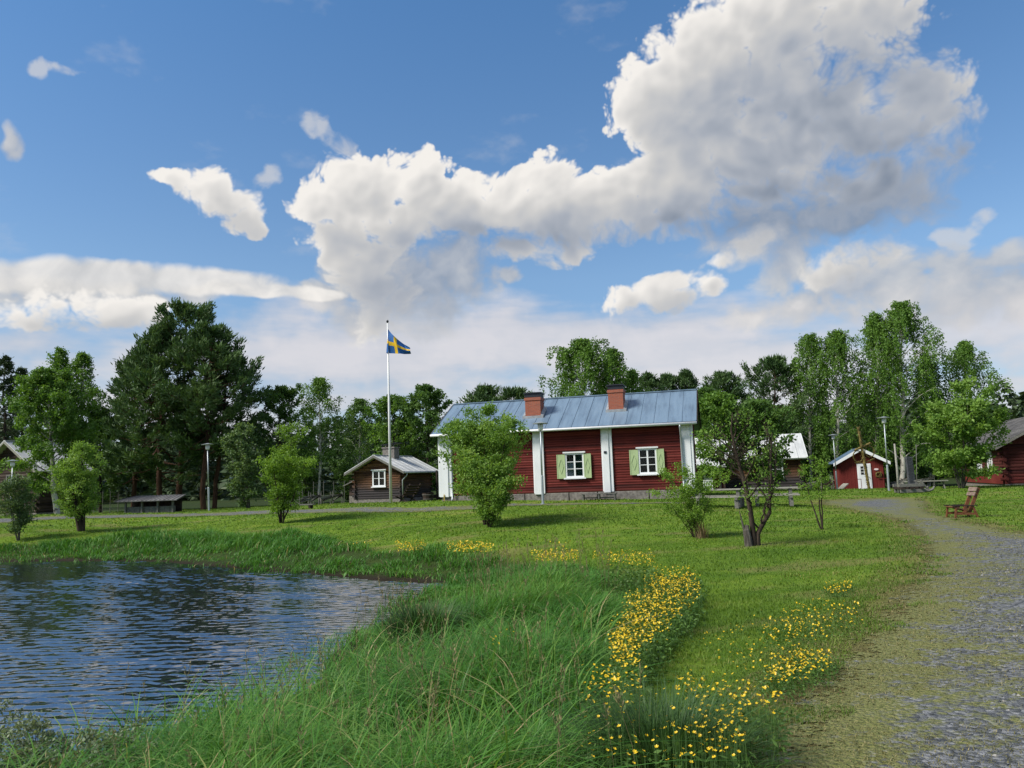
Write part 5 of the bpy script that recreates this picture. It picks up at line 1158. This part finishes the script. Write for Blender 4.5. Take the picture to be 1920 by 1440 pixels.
M['sedge'] = leaf_mat('sedge', (.022, .060, .020), (.060, .125, .036), .3, .5)
M['lawn_grass'] = leaf_mat('lawn_grass', (.054, .120, .012), (.120, .208, .025), .40, .6, warm=(.24, .25, .07))
M['dry_straw'] = leaf_mat('dry_straw', (.12, .085, .045), (.26, .20, .11), .2, .7)
M['path_grass'] = leaf_mat('path_grass', (.085, .085, .030), (.17, .16, .060), .25, .7, warm=(.27, .235, .12))
tuft('straw_tuft', 'dry brown straw at the foot of the feathery shrub', 'straw', base(1318, 1010, 19.8), 130, .52, .012, .15, 'dry_straw', 3, (-.12, 0))
def patch(poly, n, r, cond=None):
    lo, hi = poly.min(0), poly.max(0); P = np.stack([r.uniform(lo[0], hi[0], n), r.uniform(lo[1], hi[1], n)], 1); k = sdist(poly, P[:, 0], P[:, 1]) < 0; return P[k]
def in_view(P, m=1.5):
    """keep what stands within the wedge the photograph could see, with a margin for a step aside"""
    return (np.abs(P[:, 0]) < P[:, 1]*.74+m) & (P[:, 1] > 2.6)
def meadow():
    r = np.random.default_rng(17); g_ = Geo(); sp = sdist
    for (y0, y1, dens, h, w, seg) in ((2.8, 7.5, 1800, .68, .0088, 5), (7.5, 12, 1100, .62, .0115, 4), (12, 18, 520, .58, .017, 3), (18, 34, 260, .55, .024, 3)):
        lo, hi = -34 if y0 > 15 else -16, 9.5; n = int((hi-lo)*(y1-y0)*dens); P = np.stack([r.uniform(lo, hi, n), r.uniform(y0, y1, n)], 1); P = P[in_view(P)]
        dt = sdist(TALL, P[:, 0], P[:, 1])+.5*(vnoise(P[:, 0]/.8, P[:, 1]/.8, 2)-.5); P, dt = P[dt < 0], dt[dt < 0]
        dp = sdist(POND, P[:, 0], P[:, 1])+.7*(vnoise(P[:, 0]/.6+9, P[:, 1]/.6, 6)-.5)
        cl = vnoise(P[:, 0]/.55, P[:, 1]/.55, 12)*.6+vnoise(P[:, 0]/1.9, P[:, 1]/1.9, 13)*.4
        keep = (dp > -.12) | ((dp > -.95) & (r.random(len(P)) < .16) & (vnoise(P[:, 0]/.7, P[:, 1]/.7, 31) > .45))
        keep &= r.random(len(P)) < 1.9*(cl-.18)
        P, dt, dp, cl = P[keep], dt[keep], dp[keep], cl[keep]; z = height(P[:, 0], P[:, 1])
        Hh = h*(.15+1.25*cl)*(.45+.55*sstep(0, 1.1, -dt))*np.where(dp < -.05, .6, .32+.68*sstep(-.2, 2.4, dp))*(.75+.5*r.random(len(P)))
        th_ = 6.28*vnoise(P[:, 0]/2.2+5, P[:, 1]/2.2, 44); gw = .10+.22*vnoise(P[:, 0]/.9, P[:, 1]/.9, 45)
        add_blades(g_, np.column_stack([P, z-.02]), Hh, w, r, .95, np.stack([.06+gw*np.cos(th_), -.03+gw*np.sin(th_)], 1), seg=seg, tone=fbm(P[:, 0]/1.3+4, P[:, 1]/1.3, 61, 4)*1.6-.3, straw=.018)
    n = 9000; P = np.stack([r.uniform(-7, 4, n), r.uniform(3.0, 9.5, n)], 1); P = P[in_view(P)]; P = P[(sdist(TALL, P[:, 0], P[:, 1]) < -.2) & (sdist(POND, P[:, 0], P[:, 1]) > .35) & (sdist(PATH, P[:, 0], P[:, 1]) > 1.1)]
    add_blades(g_, np.column_stack([P, height(P[:, 0], P[:, 1])]), .62+.3*r.random(len(P)), .0125, r, 1.15, (.10, -.04), seg=6)
    return g_
g_ = meadow(); AA = g_
def build_grouped(segs, name, mat, kind='stuff'):
    """quads of every blade, whatever its segment count"""
    return tag(segs.build(name, mat), kind=kind)
build_grouped(AA, 'tall_grass', M['tall_grass'])
def seed_heads():
    r = np.random.default_rng(19); g_ = Geo(); P = np.stack([r.uniform(-9, 5, 3600), r.uniform(3.4, 16, 3600)], 1); P = P[in_view(P)]; k = (sdist(TALL, P[:, 0], P[:, 1]) < -.3) & (sdist(POND, P[:, 0], P[:, 1]) > .2) & (vnoise(P[:, 0]/1.4, P[:, 1]/1.4, 66) > .45); P = P[k][:300]; z = height(P[:, 0], P[:, 1])
    for (x, y), z0 in zip(P, z):
        h = r.uniform(.5, .86); a = r.random()*6.28; l = r.uniform(.03, .2); top = np.array([x+l*math.cos(a), y+l*math.sin(a), z0+h]); Q = np.stack([[x, y, z0], [x+l*.3*math.cos(a), y+l*.3*math.sin(a), z0+h*.6], top]); w_ = .0013*max(1, y/6)
        V, F = tubes(Q, np.array([w_, w_, w_*.6]), 3); g_.add(V, F, np.full(len(F), r.random())); n = 16; t = r.random(n); C = Q[1]+(top-Q[1])*(.55+.5*t)[:, None]; add_leaves(g_, C+r.normal(0, .006, (n, 3)), np.stack([r.normal(0, .5, n), r.normal(0, .5, n), np.ones(n)], 1), .030, .006*max(1, y/7), r.random(n), r)
    tag(g_.build('seeding_grass', M['seed_head']), kind='stuff')
M['seed_head'] = leaf_mat('seed_heads', (.11, .10, .050), (.25, .215, .115), .2, .7)
seed_heads()
def lawn():
    r = np.random.default_rng(23); g_ = Geo()
    for (y0, y1, dens, h, w) in ((2.8, 7, 2600, .050, .0042), (7, 12, 1300, .055, .007), (12, 20, 420, .06, .013), (20, 34, 130, .07, .026), (34, 60, 40, .08, .05)):
        n = int((2*y1*.74+4)*(y1-y0)*dens); P = np.stack([r.uniform(-y1*.74-2, y1*.74+2, n), r.uniform(y0, y1, n)], 1); P = P[in_view(P)]
        q = .6*(vnoise(P[:, 0]/.5, P[:, 1]/.5, 3)-.5)
        k = (sdist(TALL, P[:, 0], P[:, 1]) > -.3)
        P = P[k]; q = q[k]; k = (sdist(PATH, P[:, 0], P[:, 1])+q*2.2 > .05) & (sdist(ROAD, P[:, 0], P[:, 1])+q*.6 > 0) & (sdist(POND, P[:, 0], P[:, 1]) > .3); P = P[k]; P = P[r.random(len(P)) > worn(P[:, 0], P[:, 1])]
        loc = (P-np.array([P1[0], P1[1]])) @ np.array([[he[0], -he[1]], [he[1], he[0]]]); P = P[~((loc[:, 0] > -.3) & (loc[:, 0] < HL+.3) & (loc[:, 1] > -.2) & (loc[:, 1] < D))]
        c = .45+vnoise(P[:, 0]/.35, P[:, 1]/.35, 5)*.7+vnoise(P[:, 0]/2.5, P[:, 1]/2.5, 6)*.5
        add_blades(g_, np.column_stack([P, height(P[:, 0], P[:, 1])-.004]), h*c*(.6+.7*r.random(len(P))), w, r, .8, seg=2, tone=np.clip(fbm(P[:, 0]/2.6+8, P[:, 1]/1.1, 71, 5, .6)*2.4-.75, 0, 1.25))
    build_grouped(g_, 'lawn_grass', M['lawn_grass'])
    g_ = Geo()
    for (y0, y1, dens, h, w) in ((2.8, 7, 1500, .026, .0045), (7, 13, 620, .028, .008), (13, 24, 150, .03, .016)):
        n = int((y1*.74+4)*(y1-y0)*dens); P = np.stack([r.uniform(-1, y1*.74+2, n), r.uniform(y0, y1, n)], 1); P = P[in_view(P)]; s = sdist(PATH, P[:, 0], P[:, 1]); k = s < .6; P, s = P[k], s[k]
        c = fbm(P[:, 0]*.55+3, P[:, 1]*.55, 8, 5); k = c+.16*np.clip(s+1.4, -1, 1.4)*.5 > .40; P = P[k]
        add_blades(g_, np.column_stack([P, height(P[:, 0], P[:, 1])+.002]), h*(.5+.9*r.random(len(P))), w, r, 1.1, seg=2)
    build_grouped(g_, 'path_weeds', M['path_grass'])
lawn()
tuft('sedge_tussock', 'large dark green sedge tussock by the buttercups near the path', 'tussock', np.append(gp(1240, 1440, .1), float(height(*gp(1240, 1440, .1)))), 2300, .52, .0062, .34, 'sedge', 5)
tuft('sedge_tussock', 'darker sedge tussock leaning over the water at the pond bend', 'tussock', np.append(gp(795, 1196, .05), float(height(*gp(795, 1196, .05)))), 1500, .60, .012, .45, 'sedge', 6)
tuft('seed_stalk', 'dry brown seed stalk standing up out of the tall grass', 'stalk', np.append(gp(826, 1400, .1), float(height(*gp(826, 1400, .1)))), 14, .95, .006, .05, 'dry_straw', 8)
# --- willow scrub on the near bank
for k, (u, v, d, ut, vt, hw) in enumerate(((60, 1470, 5.9, 62, 1352, 70), (205, 1470, 5.7, 225, 1358, 85), (335, 1450, 6.0, 330, 1402, 45), (-40, 1460, 6.6, -25, 1320, 60))):
    q = plane_hit(u, v, WATER+.1) ; T('willow_shrub', ['silvery willow shrub at the near water edge, beside the outermost one', 'widest silvery willow shrub at the near water edge', 'lowest silvery willow shrub where the tall grass begins', 'silvery willow shrub cut off by the picture edge'][k], 'shrub', u, v, d, ut, vt, hw, v-10, 'shrub', 'vase', 'willow_leaf', 'grey_bark', 2600, 95+k, stems=7, spread=1.0, scale=.42, nb=26, leafL=.032, bark_r=.012, parts=('stems', 'foliage'))
# --- buttercups
M['petal'] = paint('buttercup_petals', (.66, .47, .010), (.52, .35, .006), .35, 20); M['stem_green'] = paint('flower_stem', (.06, .12, .025), (.04, .09, .02), .7, 9)
def flower_bits(r, size):
    """a shallow five petalled cup as quads around the origin"""
    V, F = [], []
    for i in range(5):
        a = 2*math.pi*i/5; c, s = math.cos(a), math.sin(a); pts = [(0, 0, 0), (.75, -.42, .28), (1.05, 0, .45), (.75, .42, .28)]
        b = len(V); V += [((x*c-y*s)*size, (x*s+y*c)*size, z*size) for x, y, z in pts]; F.append((b, b+1, b+2, b+3))
    return np.array(V), np.array(F)
ZONES = [  # polygon in photo pixels, flower height, how many
 ([(1140,1200),(1180,1120),(1240,1085),(1300,1075),(1315,1095),(1290,1130),(1250,1165),(1210,1200),(1170,1235)], .32, 1250),
 ([(1205,1090),(1240,1058),(1285,1058),(1310,1080),(1270,1100)], .30, 230),
 ([(1110,1040),(1180,1030),(1232,1042),(1228,1060),(1150,1052)], .5, 260), ([(995,1030),(1080,1032),(1085,1050),(1010,1052)], .55, 220),
 ([(838,1016),(905,1014),(925,1026),(860,1034)], .66, 230), ([(740,1014),(795,1012),(800,1028),(750,1034)], .66, 120), ([(1030,1018),(1070,1012),(1070,1030)], .4, 18), ([(660,1008),(700,1008),(700,1022),(670,1022)], .4, 8),
 ([(1090,1245),(1170,1225),(1215,1255),(1190,1300),(1120,1320),(1085,1290)], .45, 75), ([(1140,1190),(1200,1180),(1200,1240),(1150,1250)], .42, 90),
 ([(1250,1270),(1300,1255),(1400,1280),(1470,1300),(1440,1340),(1350,1320),(1270,1310)], .33, 130), ([(1290,1320),(1400,1320),(1400,1390),(1330,1420),(1290,1370)], .33, 95),
 ([(1440,1250),(1500,1215),(1550,1215),(1560,1235),(1500,1260),(1430,1280)], .16, 190), ([(1430,1170),(1530,1120),(1620,1130),(1600,1165),(1520,1190),(1440,1200)], .10, 190), ([(1545,1098),(1590,1088),(1598,1098),(1555,1112)], .10, 80),
 ([(1120,1300),(1260,1280),(1300,1400),(1380,1430),(1200,1440),(1080,1420)], .42, 60), ([(910,1190),(970,1180),(965,1215),(915,1215)], .45, 14), ([(1280,1200),(1500,1140),(1560,1200),(1400,1260)], .08, 110)]
def buttercups():
    r = np.random.default_rng(41); pts = []
    for poly, h, n in ZONES:
        n = int(n*1.55)
        P = np.array(poly, float); lo, hi = P.min(0), P.max(0); k = 0
        while k < n:
            q = r.uniform(lo, hi)
            if sdist(P, q[:1], q[1:])[0] > r.normal(0, 9): continue
            hh = h*r.uniform(.75, 1.2); g0 = gp(q[0], q[1], hh, 40); pts.append((g0[0], g0[1], hh)); k += 1
    pts = np.array(pts); pts = pts[pts[:, 1] > 3.0]; pts = pts[np.argsort(pts[:, 1])]; zz = height(pts[:, 0], pts[:, 1])
    FV, FF = flower_bits(r, .0092); protos = []
    for k in range(4):                            # a few bloom and stem shapes shared by the copies
        mb = MB(); rx = Matrix.Rotation(r.uniform(-.7, .7), 4, 'X') @ Matrix.Rotation(r.uniform(-.7, .7), 4, 'Y'); mb.M = rx; mb.add(FV, [tuple(f) for f in FF], 0); mb.M = None
        mb.tube([(.02*k-.03, .02, -.30), (.005*k, .005, -.15), (0, 0, 0)], [.0016, .0014, .0012], 4, 1); me_o = mb.build('buttercup', [M['petal'], M['stem_green']]); protos.append(me_o)
    lab = 'yellow buttercup on a thin stem among the grass beside the gravel path'
    for i in range(280):
        src = protos[i % 4]; o = src if i < 4 else src.copy()
        if i >= 4: col.objects.link(o)
        o.location = (pts[i, 0], pts[i, 1], zz[i]+pts[i, 2]); o.rotation_euler = (0, 0, r.random()*6.28); s = r.uniform(.8, 1.15); o.scale = (s, s, max(.35, pts[i, 2]/.30)*1.0); o.scale = (s, s, s); tag(o, lab, 'flower', 'buttercups along the tall grass and the path')
    g_ = Geo(); n = len(pts)-280; Pp = pts[280:]; z = zz[280:]+Pp[:, 2]
    for i in range(n):
        a = r.random()*6.28; tx, ty = r.normal(0, .45, 2); c, s = math.cos(a), math.sin(a); V = FV*(1.0 if Pp[i, 1] < 9 else 1.1 if Pp[i, 1] < 15 else 1.7)
        X = V[:, 0]*c-V[:, 1]*s; Y = V[:, 0]*s+V[:, 1]*c; Z = V[:, 2]+tx*X+ty*Y; g_.add(np.stack([X+Pp[i, 0], Y+Pp[i, 1], Z+z[i]], 1), FF, np.full(5, r.random()))
    f_ = Geo(); k = pts[:, 1] < 13; Q = pts[k]; zq = zz[k]; m_ = len(Q); rep = 7; I = np.repeat(np.arange(m_), rep); hgt = Q[I, 2]*r.uniform(.08, .8, len(I))
    C = np.stack([Q[I, 0]+r.normal(0, .05, len(I)), Q[I, 1]+r.normal(0, .05, len(I)), zq[I]+hgt], 1); far_ = np.maximum(1, Q[I, 1]/7)
    add_leaves(f_, C, np.stack([r.normal(0, 1, len(I)), r.normal(0, 1, len(I)), r.normal(.35, .4, len(I))], 1), .045*np.minimum(1, Q[I, 2]/.3+.2), .016*far_*np.minimum(1, Q[I, 2]/.3+.2), r.random(len(I)), r)
    add_blades(f_, np.column_stack([Q[:, 0]+r.normal(0, .01, m_), Q[:, 1], zq]), Q[:, 2]*.97, .0022*np.maximum(1, Q[:, 1]/7), r, .06, seg=2)
    tag(f_.build('buttercup_leaves', M['dark_leaf']), kind='stuff')
    tag(g_.build('buttercup_drift', M['petal']), 'drifts of yellow buttercups along the edge of the tall grass', 'flowers', kind='stuff')
buttercups()
# --- far wood closing the gaps, and a blue hill beyond
def far_wood():
    g_ = Geo(); r = np.random.default_rng(77)
    for i in range(240):
        a = math.radians(-46+92*i/239+r.normal(0, .3)); d = r.uniform(95, 150); x, y = d*math.sin(a), d*math.cos(a); H = r.uniform(7, 12)*d/120; n = 300; t = r.random(n)**.8; R = 2.6*(1-t)**.8+.3
        th = r.random(n)*6.28; rr = R*np.sqrt(r.random(n)); C = np.stack([x+rr*np.cos(th), y+rr*np.sin(th), -.3+H*t], 1)
        add_leaves(g_, C, np.stack([np.cos(th), np.sin(th), r.normal(-.2, .4, n)], 1), 1.1, .6, r.random(n)*.6+.2*r.random(), r)
    tag(g_.build('forest', M['spruce_leaf']), kind='stuff')
far_wood()
def pebbles():
    g_ = Geo(); r = np.random.default_rng(55); P = np.concatenate([np.stack([r.uniform(-1, 8, 30000), r.uniform(2.8, 7.5, 30000)], 1), np.stack([r.uniform(0, 12, 17000), 7.5+7.5*r.random(17000)**1.5], 1)]); P = P[in_view(P, .3)]; s = sdist(PATH, P[:, 0], P[:, 1]); k = (s < .1) & (fbm(P[:, 0]*.9+3, P[:, 1]*.9, 8, 5) < .40-.2*np.clip(s+1.6, 0, 1.6)+.16*r.random(len(P))); P = P[k]; n = len(P)
    R = (.0045+.011*r.random(n)**2.2)*(1+.06*P[:, 1]); z = height(P[:, 0], P[:, 1])+.006
    d = np.array([[1, 0, 0], [0, 1, 0], [-1, 0, 0], [0, -1, 0]], float); th = r.random(n)*6.28; c, s_ = np.cos(th), np.sin(th); V = np.zeros((n, 6, 3))
    for j in range(4):
        q = R*r.uniform(.65, 1.25, n); V[:, j, 0] = P[:, 0]+q*(d[j, 0]*c-d[j, 1]*s_); V[:, j, 1] = P[:, 1]+q*(d[j, 0]*s_+d[j, 1]*c); V[:, j, 2] = z+R*.2*r.uniform(-1, 1, n)
    for j, m_ in ((4, (-.3, .3)), (5, (-.35, .35))):
        V[:, j, 0] = P[:, 0]+R*r.uniform(-.3, .3, n)+(R*.35*(1 if j == 4 else -1))*c; V[:, j, 1] = P[:, 1]+R*r.uniform(-.3, .3, n)+(R*.35*(1 if j == 4 else -1))*s_; V[:, j, 2] = z+R*r.uniform(.5, .9, n)
    F = np.array([[0, 1, 5, 4], [1, 2, 5, 5], [2, 3, 4, 5], [3, 0, 4, 4]]); F = np.array([[0, 1, 5, 4], [2, 3, 4, 5]]); F2 = np.array([[1, 2, 5], [3, 0, 4]])
    FF_ = (np.arange(n)[:, None, None]*6+F[None]).reshape(-1, 4); T_ = (np.arange(n)[:, None, None]*6+np.concatenate([F2, F2[:, 2:]], 1)[None]).reshape(-1, 4); v = r.random(n)
    me = bpy.data.meshes.new('gravel'); tri = (np.arange(n)[:, None, None]*6+F2[None]).reshape(-1, 3); VV = V.reshape(-1, 3)
    me.from_pydata(VV.tolist(), [], FF_.tolist()+tri.tolist()); me.attributes.new('var', 'FLOAT', 'FACE').data.foreach_set('value', np.concatenate([np.repeat(v, 2), np.repeat(v, 2)]).astype(np.float32))
    m_, g = new_mat('loose_stones'); a = g.n('ShaderNodeAttribute', attribute_name='var').outputs['Fac']; b = g.ramp(a, [(0, (.030, .035, .042)), (.5, (.080, .09, .105)), (.85, (.15, .16, .17)), (1, (.28, .27, .25))])
    tag(link('gravel', me, finish(m_, g, g.n('ShaderNodeBsdfPrincipled', {'Base Color': b, 'Roughness': .85, 'Specular IOR Level': .2}))), kind='stuff')
pebbles()
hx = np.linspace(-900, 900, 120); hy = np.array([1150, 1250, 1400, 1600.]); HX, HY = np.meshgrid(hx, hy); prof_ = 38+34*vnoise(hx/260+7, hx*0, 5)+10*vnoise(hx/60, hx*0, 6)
grid_mesh('hill', HX, HY, np.stack([hx*0-5, prof_*.7, prof_, prof_*.4]), None, {}, paint('hazed_wooded_hill', (.030, .055, .075), (.02, .042, .06), .95, .05))  # aerial haze painted in: the woods coloured blue instead of green
